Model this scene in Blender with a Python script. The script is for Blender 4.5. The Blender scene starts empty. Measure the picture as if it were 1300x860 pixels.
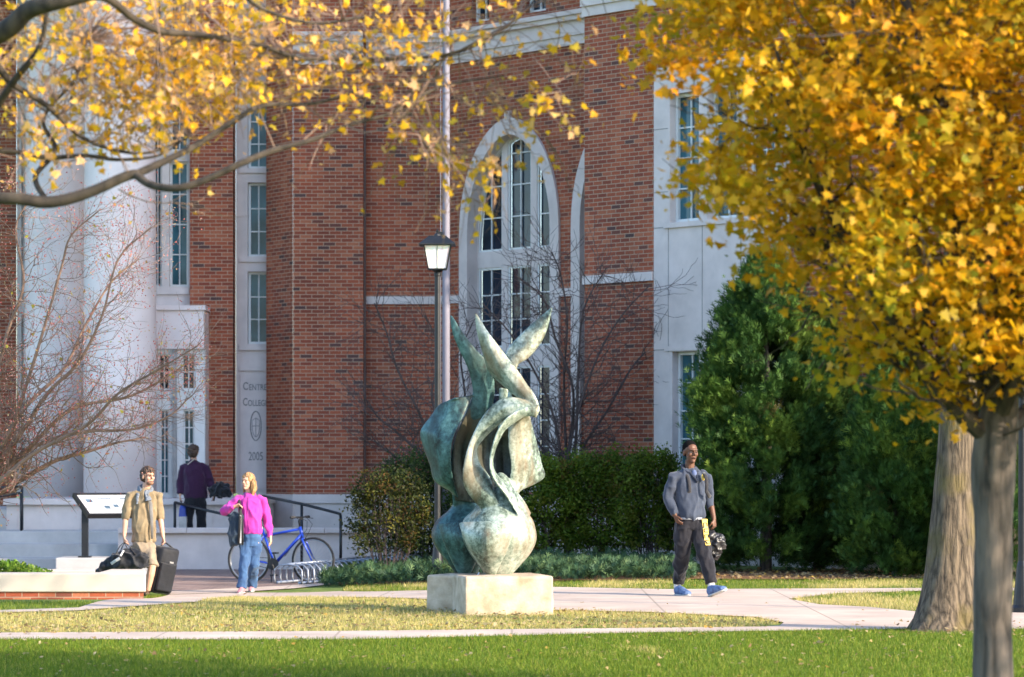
import bpy, bmesh, math, random
import numpy as np
from mathutils import Vector, Matrix, noise
R = math.radians
random.seed(7); RNG = np.random.default_rng(7)
SC = bpy.context.scene
COL = SC.collection
TS = bpy.data.scenes.new('workbench')              # empty side scene: modifiers are evaluated there, then it is removed
F, HZ, CX, EYE = 4000.0, 585.0, 650.0, 1.6      # focal length in photo pixels, horizon row, centre column, eye height
SUN_AZ, SUN_EL = 60.0, 24.0

def at(px, py, Y): return Vector(((px-CX)/F*Y, Y, EYE+(HZ-py)/F*Y))
def sm(a, b, x):
    t = min(1, max(0, (x-a)/(b-a))); return t*t*(3-2*t)
def g(X, Y):                                     # ground height
    return -0.22*sm(35, 42.5, Y)*(1-sm(-3.2, 0.6, X))
def ongr(px, py):
    lo, hi = 5.0, 200.0
    for _ in range(50):
        m = (lo+hi)/2; p = at(px, py, m)
        if p.z > g(p.x, m): lo = m
        else: hi = m
    return at(px, py, lo)

# ------------------------------------------------------------------ tags and objects
def tag(o, label=None, cat=None, group=None, kind=None):
    if label: o['label'] = label
    if cat: o['category'] = cat
    if group: o['group'] = group
    if kind: o['kind'] = kind
    return o
def empty(name, loc, rz=0, **k):
    o = bpy.data.objects.new(name, None); COL.objects.link(o); o.location = loc; o.rotation_euler = (0, 0, rz)
    o.empty_display_size = .2
    return tag(o, **k)
def obj(name, me, mat=None, parent=None, **k):
    o = bpy.data.objects.new(name, me); COL.objects.link(o)
    if mat is not None and not me.materials: me.materials.append(mat)
    if parent is not None:
        o.parent = parent
        p = parent; M = Matrix()
        while p is not None:
            M = Matrix.LocRotScale(p.location, p.rotation_euler, p.scale) @ M; p = p.parent
        # geometry is given in world space unless the caller says local
        if not k.pop('local', False): me.transform(M.inverted())
    else: k.pop('local', None)
    return tag(o, **k)

class MB:
    """collects shapes into one mesh"""
    def __init__(s): s.v = []; s.f = []; s.uv = {}; s.smooth = False
    def add(s, vs, fs):
        n = len(s.v); s.v += [tuple(v) for v in vs]; s.f += [tuple(i+n for i in f) for f in fs]
    def box(s, c, d, rz=0, M=None):
        c = Vector(c); vs = []
        for x in (-.5, .5):
            for y in (-.5, .5):
                for z in (-.5, .5):
                    v = Vector((x*d[0], y*d[1], z*d[2]))
                    if M is not None: v = M @ v
                    elif rz: v = Matrix.Rotation(rz, 3, 'Z') @ v
                    vs.append(c+v)
        s.add(vs, [(0,1,3,2),(4,6,7,5),(0,4,5,1),(2,3,7,6),(0,2,6,4),(1,5,7,3)])
    def prism(s, poly, z0, z1):                  # plan polygon
        n = len(poly)
        a = sum(poly[i][0]*poly[(i+1)%n][1]-poly[(i+1)%n][0]*poly[i][1] for i in range(n))
        if a < 0: poly = poly[::-1]
        vs = [(p[0], p[1], z0) for p in poly]+[(p[0], p[1], z1) for p in poly]
        s.add(vs, [tuple(range(n))[::-1], tuple(range(n, 2*n))]+[(i, (i+1)%n, n+(i+1)%n, n+i) for i in range(n)])
    def tube(s, pts, rad, n=8, cap=True, ref=None):
        pts = [Vector(p) for p in pts]; m = len(pts)
        if not hasattr(rad, '__len__'): rad = [rad]*m
        rings = []; prev = None
        for i, p in enumerate(pts):
            t = (pts[min(i+1, m-1)]-pts[max(i-1, 0)])
            if t.length < 1e-9: t = Vector((0, 0, 1))
            t.normalize()
            if ref is not None:
                a = Vector(ref); a = a-t*a.dot(t)
                if a.length < 1e-3: a = t.orthogonal()
            elif prev is None: a = t.orthogonal()
            else:
                a = prev-t*prev.dot(t)
                if a.length < 1e-4: a = t.orthogonal()
            a.normalize(); prev = a; b = t.cross(a)
            r = rad[i]; rx, ry = (r if hasattr(r, '__len__') else (r, r))
            rings.append([p+a*rx*math.cos(2*math.pi*k/n)+b*ry*math.sin(2*math.pi*k/n) for k in range(n)])
        vs = [v for r in rings for v in r]
        fs = [(i*n+k, i*n+(k+1)%n, (i+1)*n+(k+1)%n, (i+1)*n+k) for i in range(m-1) for k in range(n)]
        if cap: fs += [tuple(range(n))[::-1], tuple(range((m-1)*n, m*n))]
        s.add(vs, fs)
    def ell(s, c, r, M=None, n=14, m=9):
        vs = []; c = Vector(c)
        for i in range(1, m):
            ph = math.pi*i/m
            for k in range(n):
                th = 2*math.pi*k/n
                v = Vector((r[0]*math.sin(ph)*math.cos(th), r[1]*math.sin(ph)*math.sin(th), r[2]*math.cos(ph)))
                vs.append(c+(M @ v if M is not None else v))
        t = Vector((0, 0, r[2])); t = M @ t if M is not None else t
        vs += [c+t, c-t]; N = len(vs)
        fs = [(i*n+k, (i+1)*n+k, (i+1)*n+(k+1)%n, i*n+(k+1)%n) for i in range(m-2) for k in range(n)]
        fs += [(N-2, k, (k+1)%n) for k in range(n)]+[(N-1, (m-2)*n+(k+1)%n, (m-2)*n+k) for k in range(n)]
        s.add(vs, fs)
    def lathe(s, c, prof, n=24):
        c = Vector(c); vs = [c+Vector((r*math.cos(2*math.pi*k/n), r*math.sin(2*math.pi*k/n), z)) for r, z in prof for k in range(n)]
        m = len(prof)
        s.add(vs, [(i*n+k, i*n+(k+1)%n, (i+1)*n+(k+1)%n, (i+1)*n+k) for i in range(m-1) for k in range(n)]+[tuple(range(n))[::-1], tuple(range((m-1)*n, m*n))])
    def mesh(s, name, smooth=None):
        me = bpy.data.meshes.new(name); me.from_pydata(s.v, [], s.f); me.update()
        if smooth or (smooth is None and s.smooth):
            me.polygons.foreach_set('use_smooth', [True]*len(me.polygons))
        return me
    def build(s, name, mat, parent=None, smooth=False, bevel=0, **k):
        me = s.mesh(name, smooth)
        if bevel: me = bevelled(me, bevel)
        return obj(name, me, mat, parent, **k)

def apply_mods(me, mods, name='m'):
    o = bpy.data.objects.new('tmp', me); TS.collection.objects.link(o)
    for ty, props in mods:
        m = o.modifiers.new('m', ty)
        for k, v in props.items(): setattr(m, k, v)
    vl = TS.view_layers[0]; vl.update(); dg = vl.depsgraph
    out = bpy.data.meshes.new_from_object(o.evaluated_get(dg)); out.name = name
    bpy.data.objects.remove(o)
    return out
def bevelled(me, w, seg=2): return apply_mods(me, [('BEVEL', dict(width=w, segments=seg, limit_method='ANGLE'))], me.name)
def displace(me, fn):
    n = len(me.vertices); co = np.empty(n*3); no = np.empty(n*3); me.vertices.foreach_get('co', co); me.vertex_normals.foreach_get('vector', no)
    co = co.reshape(-1, 3); no = no.reshape(-1, 3); d = np.array([fn(Vector(c)) for c in co]); co += no*d[:, None]
    me.vertices.foreach_set('co', co.ravel()); me.update()
def smooth_all(me): me.polygons.foreach_set('use_smooth', [True]*len(me.polygons)); return me
def crom(pts, k=6):                              # Catmull-Rom through tuples
    P = [np.array(p, float) for p in pts]; P = [2*P[0]-P[1]]+P+[2*P[-1]-P[-2]]; out = []
    for i in range(1, len(P)-2):
        a, b, c, d = P[i-1:i+3]
        for j in range(k):
            t = j/k
            out.append(.5*((2*b)+(-a+c)*t+(2*a-5*b+4*c-d)*t*t+(-a+3*b-3*c+d)*t**3))
    out.append(P[-2]); return out

# ------------------------------------------------------------------ materials
def newmat(name):
    m = bpy.data.materials.new(name); m.use_nodes = True; nt = m.node_tree
    b = nt.nodes['Principled BSDF']; return m, nt, b
def N(nt, ty, **k):
    n = nt.nodes.new(ty)
    for a, v in k.items():
        if a in n.inputs.keys(): n.inputs[a].default_value = v
        else: setattr(n, a, v)
    return n
def rgba(c): return (c[0], c[1], c[2], 1)
def ramp(nt, fac, stops, interp='LINEAR'):
    r = nt.nodes.new('ShaderNodeValToRGB'); r.color_ramp.interpolation = interp
    e = r.color_ramp.elements
    while len(e) < len(stops): e.new(0.5)
    for i, (p, c) in enumerate(stops): e[i].position = p; e[i].color = rgba(c)
    nt.links.new(fac, r.inputs[0]); return r
def bump(nt, b, h, strength=.3, dist=.01):
    n = N(nt, 'ShaderNodeBump'); n.inputs['Strength'].default_value = strength; n.inputs['Distance'].default_value = dist
    nt.links.new(h, n.inputs['Height']); nt.links.new(n.outputs[0], b.inputs['Normal']); return n
def mat(name, c, rough=.7, metal=0, var=.15, scale=6, bmp=.15, bscale=60, bdist=.005, c2=None, stretch=None, spec=.5, coords='Object', sheen=0):
    m, nt, b = newmat(name)
    tc = N(nt, 'ShaderNodeTexCoord'); mp = N(nt, 'ShaderNodeMapping')
    if stretch: mp.inputs['Scale'].default_value = stretch
    nt.links.new(tc.outputs[coords], mp.inputs[0])
    n1 = N(nt, 'ShaderNodeTexNoise', Scale=scale, Detail=6.0, Roughness=.6); nt.links.new(mp.outputs[0], n1.inputs['Vector'])
    c2 = c2 or tuple(x*(1-2*var) for x in c)
    r = ramp(nt, n1.outputs[0], [(.3, c2), (.7, tuple(min(1, x*(1+var*.6)) for x in c))])
    nt.links.new(r.outputs[0], b.inputs['Base Color'])
    b.inputs['Roughness'].default_value = rough; b.inputs['Metallic'].default_value = metal
    b.inputs['Specular IOR Level'].default_value = spec
    if sheen: b.inputs['Sheen Weight'].default_value = sheen
    if bmp:
        n2 = N(nt, 'ShaderNodeTexNoise', Scale=bscale, Detail=4.0); nt.links.new(mp.outputs[0], n2.inputs['Vector'])
        bump(nt, b, n2.outputs[0], bmp, bdist)
    return m
def brick_mat(name, bw=.213, rh=.0677, mortar=.013, tone=1.0, vert=False):
    m, nt, b = newmat(name)
    uv = N(nt, 'ShaderNodeUVMap'); 
    bt = N(nt, 'ShaderNodeTexBrick'); bt.offset = .5; bt.squash = 1
    for k, v in dict(Scale=1.0, **{'Mortar Size': mortar*.5, 'Mortar Smooth': .15, 'Bias': 0.0, 'Brick Width': bw, 'Row Height': rh}).items(): bt.inputs[k].default_value = v
    bt.inputs['Color1'].default_value = (0, 0, 0, 1); bt.inputs['Color2'].default_value = (1, 1, 1, 1); bt.inputs['Mortar'].default_value = (.5, .5, .5, 1)
    nt.links.new(uv.outputs[0], bt.inputs['Vector'])
    t = tone
    r = ramp(nt, bt.outputs['Color'], [(0, (.10*t, .05*t, .045*t)), (.05, (.17*t, .058*t, .04*t)), (.13, (.26*t, .058*t, .029*t)), (.5, (.345*t, .078*t, .033*t)), (.8, (.40*t, .102*t, .045*t)), (1, (.45*t, .15*t, .075*t))])
    nz = N(nt, 'ShaderNodeTexNoise', Scale=38.0, Detail=5.0); nt.links.new(uv.outputs[0], nz.inputs['Vector'])
    nz2 = N(nt, 'ShaderNodeTexNoise', Scale=.7, Detail=7.0); mpz = N(nt, 'ShaderNodeMapping'); mpz.inputs['Scale'].default_value = (1.6, .45, 1); nt.links.new(uv.outputs[0], mpz.inputs[0]); nt.links.new(mpz.outputs[0], nz2.inputs['Vector'])
    mx = N(nt, 'ShaderNodeMix', data_type='RGBA', blend_type='MULTIPLY'); mx.inputs[0].default_value = .55
    r2 = ramp(nt, nz.outputs[0], [(.3, (.6, .6, .6)), (.7, (1.1, 1.1, 1.1))])
    nt.links.new(r.outputs[0], mx.inputs[6]); nt.links.new(r2.outputs[0], mx.inputs[7])
    mx2 = N(nt, 'ShaderNodeMix', data_type='RGBA', blend_type='MULTIPLY'); mx2.inputs[0].default_value = .75
    r3 = ramp(nt, nz2.outputs[0], [(.3, (.55, .55, .57)), (.7, (1.18, 1.12, 1.08))])
    nt.links.new(mx.outputs[2], mx2.inputs[6]); nt.links.new(r3.outputs[0], mx2.inputs[7])
    mo = N(nt, 'ShaderNodeMix', data_type='RGBA'); nt.links.new(bt.outputs['Fac'], mo.inputs[0])
    nt.links.new(mx2.outputs[2], mo.inputs[6]); mo.inputs[7].default_value = (.39, .27, .19, 1)
    nt.links.new(mo.outputs[2], b.inputs['Base Color']); b.inputs['Roughness'].default_value = .85
    inv = N(nt, 'ShaderNodeMath', operation='SUBTRACT'); inv.inputs[0].default_value = 1; nt.links.new(bt.outputs['Fac'], inv.inputs[1])
    bump(nt, b, inv.outputs[0], .6, .006)
    return m
def glass_mat(name, c):
    m, nt, b = newmat(name)
    tc = N(nt, 'ShaderNodeTexCoord')
    n1 = N(nt, 'ShaderNodeTexNoise', Scale=1.3, Detail=3.0); nt.links.new(tc.outputs['Object'], n1.inputs['Vector'])
    r = ramp(nt, n1.outputs[0], [(.35, tuple(x*.35 for x in c)), (.65, c)])
    nt.links.new(r.outputs[0], b.inputs['Base Color']); b.inputs['Roughness'].default_value = .04; b.inputs['IOR'].default_value = 1.52
    b.inputs['Specular IOR Level'].default_value = .22
    n2 = N(nt, 'ShaderNodeTexNoise', Scale=2.2, Detail=1.0); nt.links.new(tc.outputs['Object'], n2.inputs['Vector'])
    bump(nt, b, n2.outputs[0], .25, .02)
    return m
def leaf_mat(name, trans=.35, rough=.55, spec=.3):
    m, nt, b = newmat(name)
    a = N(nt, 'ShaderNodeAttribute', attribute_name='Col')
    nt.links.new(a.outputs['Color'], b.inputs['Base Color']); b.inputs['Roughness'].default_value = rough
    b.inputs['Specular IOR Level'].default_value = spec
    t = N(nt, 'ShaderNodeBsdfTranslucent'); nt.links.new(a.outputs['Color'], t.inputs['Color'])
    mx = N(nt, 'ShaderNodeMixShader'); mx.inputs[0].default_value = trans
    nt.links.new(b.outputs[0], mx.inputs[1]); nt.links.new(t.outputs[0], mx.inputs[2])
    nt.links.new(mx.outputs[0], nt.nodes['Material Output'].inputs[0])
    return m
def bark_mat(name, c, c2, scale=14, bd=.02, moss=None):
    m, nt, b = newmat(name)
    tc = N(nt, 'ShaderNodeTexCoord'); mp = N(nt, 'ShaderNodeMapping'); mp.inputs['Scale'].default_value = (1, 1, .16)
    nt.links.new(tc.outputs['Object'], mp.inputs[0])
    v = N(nt, 'ShaderNodeTexVoronoi', Scale=scale, feature='DISTANCE_TO_EDGE'); nt.links.new(mp.outputs[0], v.inputs['Vector'])
    n1 = N(nt, 'ShaderNodeTexNoise', Scale=scale*1.5, Detail=8.0, Roughness=.7); nt.links.new(mp.outputs[0], n1.inputs['Vector'])
    ad = N(nt, 'ShaderNodeMath', operation='MULTIPLY_ADD'); nt.links.new(v.outputs['Distance'], ad.inputs[0]); ad.inputs[1].default_value = .9; nt.links.new(n1.outputs[0], ad.inputs[2])
    r = ramp(nt, ad.outputs[0], [(.38, c2), (.75, c)])
    out = r.outputs[0]
    if moss:
        n3 = N(nt, 'ShaderNodeTexNoise', Scale=2.5, Detail=6.0); nt.links.new(tc.outputs['Object'], n3.inputs['Vector'])
        rr = ramp(nt, n3.outputs[0], [(.5, (0, 0, 0)), (.68, (1, 1, 1))])
        mx = N(nt, 'ShaderNodeMix', data_type='RGBA'); nt.links.new(rr.outputs[0], mx.inputs[0]); nt.links.new(out, mx.inputs[6]); mx.inputs[7].default_value = rgba(moss); out = mx.outputs[2]
    nt.links.new(out, b.inputs['Base Color']); b.inputs['Roughness'].default_value = .9
    bump(nt, b, ad.outputs[0], .9, bd)
    return m
M = {}
M['brick'] = brick_mat('brick')
M['stone'] = mat('limestone', (.66, .58, .55), .8, var=.08, scale=2.5, bscale=40, bmp=.2)
M['stone_white'] = mat('white_stucco', (.80, .71, .70), .7, var=.07, scale=1.2, bscale=30, bmp=.1)
M['frame'] = mat('white_paint_frame', (.72, .72, .71), .45, var=.03, bmp=0)
M['glass_teal'] = glass_mat('glass_teal', (.05, .15, .19))
M['glass_dark'] = glass_mat('glass_dark', (.02, .035, .055))
M['black_metal'] = mat('black_metal', (.018, .02, .024), .4, .3, var=.2, bmp=.05)
M['white_metal'] = mat('flagpole_paint', (.23, .22, .27), .75, 0, var=.04, bmp=0)
M['concrete'] = mat('path_concrete', (.52, .42, .34), .9, var=.16, scale=1.1, bscale=120, bmp=.3, c2=(.37, .29, .24))
nt = M['concrete'].node_tree; b_ = nt.nodes['Principled BSDF']; src = b_.inputs['Base Color'].links[0].from_socket; tcn = N(nt, 'ShaderNodeTexCoord'); bt_ = N(nt, 'ShaderNodeTexBrick'); bt_.offset = 0
for k, v in {'Scale': 1.0, 'Mortar Size': .012, 'Brick Width': 1.6, 'Row Height': 1.6}.items(): bt_.inputs[k].default_value = v
nt.links.new(tcn.outputs['Object'], bt_.inputs['Vector']); mj = N(nt, 'ShaderNodeMix', data_type='RGBA'); nt.links.new(bt_.outputs['Fac'], mj.inputs[0]); nt.links.new(src, mj.inputs[6]); mj.inputs[7].default_value = (.30, .24, .19, 1); nt.links.new(mj.outputs[2], b_.inputs['Base Color'])
M['concrete2'] = mat('step_concrete', (.45, .44, .43), .85, var=.14, scale=1.6, bscale=60, bmp=.25)
M['plinth'] = mat('plinth_limestone', (.55, .45, .34), .85, var=.18, scale=4.5, bscale=50, bmp=.5, c2=(.30, .22, .14))
M['leaf'] = leaf_mat('foliage_leaf', .5); M['needle'] = leaf_mat('evergreen_leaf', .15, .6, .2)
M['grass'] = leaf_mat('grass_blade', .3, .6, .2)
M['bark_big'] = bark_mat('bark_mature', (.20, .15, .10), (.025, .018, .012), 15, .07, moss=(.17, .13, .04))
M['bark_young'] = bark_mat('bark_young', (.13, .105, .085), (.022, .018, .014), 9, .016)
M['bark_branch'] = bark_mat('bark_branch', (.06, .046, .032), (.016, .012, .009), 10, .006)
M['bark_grey'] = mat('bark_grey_twig', (.085, .062, .06), .9, var=.25, scale=9)
M['bark_red'] = mat('bark_tan_twig', (.27, .17, .12), .85, var=.25, scale=9)

# ------------------------------------------------------------------ world, sun, camera
w = bpy.data.worlds.new('World'); SC.world = w; w.use_nodes = True; nt = w.node_tree
bg = nt.nodes['Background']; sky = nt.nodes.new('ShaderNodeTexSky'); sky.sky_type = 'NISHITA'; sky.sun_disc = False
sky.sun_elevation = R(SUN_EL); sky.air_density = 1.0; sky.dust_density = 1.2; sky.ozone_density = 3.0
a = R(SUN_AZ); sdir = Vector((math.sin(a)*math.cos(R(SUN_EL)), -math.cos(a)*math.cos(R(SUN_EL)), math.sin(R(SUN_EL))))
sky.sun_rotation = math.atan2(sdir.x, sdir.y)    # 0 is +Y, clockwise seen from above
nt.links.new(sky.outputs[0], bg.inputs[0]); bg.inputs[1].default_value = .15
sl = bpy.data.lights.new('sun', 'SUN'); sl.energy = 2.6; sl.angle = R(.5); sl.color = (1.0, .83, .63)
so = bpy.data.objects.new('sun', sl); COL.objects.link(so); so.rotation_euler = sdir.to_track_quat('Z', 'Y').to_euler(); so.location = (30, -20, 30)
cam = bpy.data.cameras.new('camera'); co = bpy.data.objects.new('camera', cam); COL.objects.link(co); SC.camera = co
co.location = (0, 0, EYE); co.rotation_euler = (R(90), 0, 0); cam.sensor_width = 36; cam.lens = F/1300*36; cam.shift_y = (HZ-430)/1300
cam.clip_start = .1; cam.clip_end = 2000
cam.dof.use_dof = True; cam.dof.focus_distance = 34.5; cam.dof.aperture_fstop = 3.2; cam.dof.aperture_blades = 9
SC.view_settings.view_transform = 'Standard'; SC.view_settings.look = 'None'; SC.view_settings.gamma = 1; SC.view_settings.exposure = 1.95
SC.render.engine = 'CYCLES'; SC.cycles.use_denoising = True; SC.cycles.max_bounces = 6; SC.cycles.diffuse_bounces = 3; SC.cycles.glossy_bounces = 3; SC.cycles.transmission_bounces = 4; SC.cycles.transparent_max_bounces = 4
SC.cycles.caustics_reflective = False; SC.cycles.caustics_refractive = False
# ------------------------------------------------------------------ building
class Wall:
    def __init__(s, x, y, dx, dy):
        s.o = Vector((x, y)); s.d = Vector((dx, dy)).normalized(); s.n = Vector((-s.d.y, s.d.x))   # n points into the building
    def u(s, px):
        k = (px-CX)/F                            # X = kY
        return (k*s.o.y-s.o.x)/(s.d.x-k*s.d.y)
    def z(s, px, py):
        Y = s.o.y+s.d.y*s.u(px); return EYE+(HZ-py)/F*Y
    def P(s, u, d, z): q = s.o+s.d*u+s.n*d; return Vector((q.x, q.y, z))
    def M(s): return Matrix(((s.d.x, s.n.x, 0), (s.d.y, s.n.y, 0), (0, 0, 1)))
    def box(s, mb, u0, u1, d0, d1, z0, z1): mb.box(s.P((u0+u1)/2, (d0+d1)/2, (z0+z1)/2), (abs(u1-u0), abs(d1-d0), abs(z1-z0)), M=s.M())

BLD = empty('college_building', (0, 57, 0), label='red brick college building with white columns and a tall pointed arch window', cat='building')
def sheet(name, W, outer, holes, m, parent=BLD, d=0.0, reveal=.25, back=0.0, **k):
    """wall sheet in (u,z) with holes; hole sides go back by reveal; UVs in metres"""
    bm = bmesh.new(); uvl = bm.loops.layers.uv.new('UVMap')
    loops = [outer]+holes; edges = []
    for lp in loops:
        vs = [bm.verts.new((p[0], 0, p[1])) for p in lp]
        edges += [bm.edges.new((vs[i], vs[(i+1) % len(vs)])) for i in range(len(vs))]
    bmesh.ops.triangle_fill(bm, use_beauty=True, use_dissolve=False, edges=edges)
    bm.normal_update()
    for f in bm.faces:
        if f.normal.y > 0: f.normal_flip()
    for li, lp in enumerate(loops):
        rv = reveal if li else back
        if not rv: continue
        for i in range(len(lp)):
            p, q = lp[i], lp[(i+1) % len(lp)]
            vs = [bm.verts.new(c) for c in ((p[0], 0, p[1]), (q[0], 0, q[1]), (q[0], rv, q[1]), (p[0], rv, p[1]))]
            bm.faces.new(vs)
    for f in bm.faces:
        for l in f.loops:
            c = l.vert.co; l[uvl].uv = (c.x+c.y, c.z)
    for v in bm.verts:
        v.co = W.P(v.co.x, v.co.y+d, v.co.z)
    me = bpy.data.meshes.new(name); bm.to_mesh(me); bm.free()
    return obj(name, me, m, parent, **k)
def rect(u0, u1, z0, z1): return [(u0, z0), (u1, z0), (u1, z1), (u0, z1)]

def window(W, u0, u1, z0, z1, cols, rows, d=.18, glass='glass_teal', fw=.05, bw=.022, parent=BLD):
    f = MB()
    for a_ in ((u0, u0+fw, z0, z1), (u1-fw, u1, z0, z1), (u0+fw, u1-fw, z0, z0+fw), (u0+fw, u1-fw, z1-fw, z1)):
        W.box(f, a_[0], a_[1], d, d+.07, a_[2], a_[3])
    o = f.build('window', M['frame'], parent)
    b = MB(); iu0, iu1, iz0, iz1 = u0+fw, u1-fw, z0+fw, z1-fw
    for i in range(1, cols): c = iu0+(iu1-iu0)*i/cols; W.box(b, c-bw/2, c+bw/2, d+.02, d+.05, iz0, iz1)
    for j in range(1, rows):
        c = iz0+(iz1-iz0)*j/rows
        for i in range(cols):
            a0 = iu0+(iu1-iu0)*i/cols+(bw/2 if i else 0); a1 = iu0+(iu1-iu0)*(i+1)/cols-(bw/2 if i < cols-1 else 0)
            W.box(b, a0, a1, d+.022, d+.048, c-bw/2, c+bw/2)
    b.build('glazing_bars', M['frame'], o)
    p = MB(); W.box(p, iu0, iu1, d+.053, d+.062, iz0, iz1); p.build('pane', M[glass], o)
    return o
def band(W, u0, u1, z0, z1, proud, name='string_course', depth=.02, m='stone'):
    b = MB(); W.box(b, u0, u1, -proud, depth, z0, z1); return b.build(name, M[m], BLD)
def cornice(W, u0, u1, z0=8.76):
    b = MB()
    for p_, a_, c_ in ((.06, 0, .16), (.10, .16, .27), (.05, .27, .42), (.14, .42, .50), (.19, .50, .58)): W.box(b, u0, u1, -p_, .03, z0+a_, z0+c_)
    return b.build('cornice', M['stone'], BLD)

TOP = 15.5; Z0 = -.4
A = Wall(0, 57, 1, 0)
# A: pier and facing wall left of the fold
ua0, ua1, ua2, uaf = A.u(372), A.u(461), A.u(464), A.u(572)
sheet('brick_wall', A, rect(ua0, ua1, .99, TOP), [], M['brick'], back=.3)
A2 = Wall(0, 57.22, 1, 0)
sheet('brick_wall', A2, rect(ua1+.002, A2.u(572)+.2, .99, TOP), [], M['brick'])
b = MB(); b.tube([A.P(A.u(463.2), .03, .3), A.P(A.u(463.2), .03, 8.7)], .022, 10); b.build('downpipe', mat('brown_downpipe', (.07, .03, .025), .5), BLD)
# chamfer C
C_ = Wall(ua0, 57, -.35, .6); cl = (A.P(ua0, 0, 0)-at(338, 0, 1)*0)
def ray_on(Wl, px): return Wl.u(px)
uc = C_.u(338)
sheet('brick_wall', Wall(C_.P(uc, 0, 0).x, C_.P(uc, 0, 0).y, .35, -.6), rect(0, uc-.003, .99, TOP), [], M['brick'])
cp = C_.P(uc, 0, 0)
Cb = Wall(cp.x, cp.y+4, 0, -1)
sheet('brick_wall', Cb, rect(0, 4-.003, .99, TOP), [], M['brick'])
# P: recessed stone bay with narrow windows
P_ = Wall(0, 58.35, 1, 0); Bw = Wall(0, 57.8, 1, 0)
pu = P_.u; ub0 = Bw.u(190); ub1 = Bw.u(296)
wl = [(rect(pu(314.5), pu(341), P_.z(320, 437), P_.z(320, 345)), 3), (rect(pu(314.5), pu(341), P_.z(320, 326), P_.z(320, 232)), 3), (rect(pu(314.5), pu(341), P_.z(320, 214), P_.z(320, 122)), 3), (rect(pu(314.5), pu(341), 10.2, 11.6), 3)]
sheet('stone_bay', P_, rect(ub1+.003, pu(360), .99, TOP), [r for r, n in wl], M['stone'], reveal=.2)
for r_, n_ in wl: window(P_, r_[0][0]+.002, r_[1][0]-.002, r_[0][1]+.002, r_[2][1]-.002, 2, n_, .12, fw=.045)
for y0, y1, pr in ((437, 445, .05), (326, 333, .04), (465, 471, .035), (214, 220, .04)): band(P_, pu(304), pu(350), P_.z(320, y1), P_.z(320, y0), pr, 'sill')
# carved name panel
pn = MB(); P_.box(pn, pu(304.5), pu(345), -.03, .01, P_.z(325, 622), P_.z(325, 476)); pan = pn.build('carved_panel', M['stone'], BLD, label='stone panel carved with the college name and year')
inc = mat('carved_letter', (.23, .22, .22), .9, bmp=0)
def text_mesh(body, size, name, m, parent, W, u, d, z, sx=1.0, depth=.003, align='CENTER', off=0.0):
    cu = bpy.data.curves.new('t', 'FONT'); cu.body = body; cu.size = size; cu.align_x = align; cu.align_y = 'CENTER'; cu.extrude = depth; cu.offset = off
    o = bpy.data.objects.new('t', cu); TS.collection.objects.link(o)
    TS.view_layers[0].update(); dg = TS.view_layers[0].depsgraph
    me = bpy.data.meshes.new_from_object(o.evaluated_get(dg)); bpy.data.objects.remove(o)
    for v in me.vertices:
        x, y, zz = v.co; v.co = W.P(u+x*sx, d-zz, z+y)
    return obj(name, me, m, parent)
uc_ = pu(325)
text_mesh('C', .20, 'lettering', inc, pan, P_, pu(312.0), -.031, P_.z(325, 491), .72, off=.003)
text_mesh('ENTRE', .155, 'lettering', inc, pan, P_, pu(327.5), -.031, P_.z(325, 492.3), .72, off=.002)
text_mesh('C', .20, 'lettering', inc, pan, P_, pu(311.5), -.031, P_.z(325, 511), .66, off=.003)
text_mesh('OLLEGE', .155, 'lettering', inc, pan, P_, pu(327.5), -.031, P_.z(325, 512.3), .68, off=.002)
text_mesh('2005', .22, 'lettering', inc, pan, P_, uc_, -.031, P_.z(325, 580), .62, off=.002)
em = MB(); zc = P_.z(325, 541)
ov = [P_.P(uc_+.10*math.cos(t), -.034, zc+.27*math.sin(t)) for t in np.linspace(0, 2*math.pi, 33)]
em.tube(ov, .009, 6); em.tube([P_.P(uc_+.07*math.cos(t), -.034, zc+.2*math.sin(t)) for t in np.linspace(math.pi, 2*math.pi, 17)], .006, 5)
em.tube([P_.P(uc_-.07, -.034, zc), P_.P(uc_-.07, -.034, zc+.1), P_.P(uc_, -.034, zc+.15), P_.P(uc_+.07, -.034, zc+.1), P_.P(uc_+.07, -.034, zc)], .006, 5)
em.tube([P_.P(uc_, -.034, zc-.2), P_.P(uc_, -.034, zc+.15)], .006, 5); em.tube([P_.P(uc_-.07, -.034, zc), P_.P(uc_+.07, -.034, zc)], .006, 5)
em.build('seal', inc, pan)
# B: brick between entrance bay and recess, with right return
zB = Bw.z(240, 390)
sheet('brick_wall', Bw, [(Bw.u(259), .99), (ub1, .99), (ub1, TOP), (Bw.u(241), TOP), (Bw.u(241), zB), (Bw.u(259), zB)], [], M['brick'], back=.2)
Br = Wall(ub1, 57.8, 0, 1); sheet('brick_wall', Wall(ub1, 57.8, 0, 1), rect(0.002, .55, .99, TOP), [], M['brick'])
# D: tall window bay above the entrance
D = Wall(0, 58.0, 1, 0); du = D.u
dw = []
for (x0, x1, c) in ((193, 205.5, 2), (215, 239, 2)):
    for (ya, yb, r) in ((364, 205, 4), (192, 48, 4), (38, -70, 3)):
        dw.append((rect(du(x0), du(x1), D.z(220, ya), D.z(220, yb)), c, r))
sheet('stone_bay', D, rect(du(150), du(241.5), D.z(220, 392), TOP), [r[0] for r in dw], M['stone'], reveal=.2)
for r_, c, n in dw: window(D, r_[0][0]+.002, r_[1][0]-.002, r_[0][1]+.002, r_[2][1]-.002, c, n, .12, fw=.04)
band(D, du(190), du(240.5), D.z(220, 374), D.z(220, 366), .05, 'sill')
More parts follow.
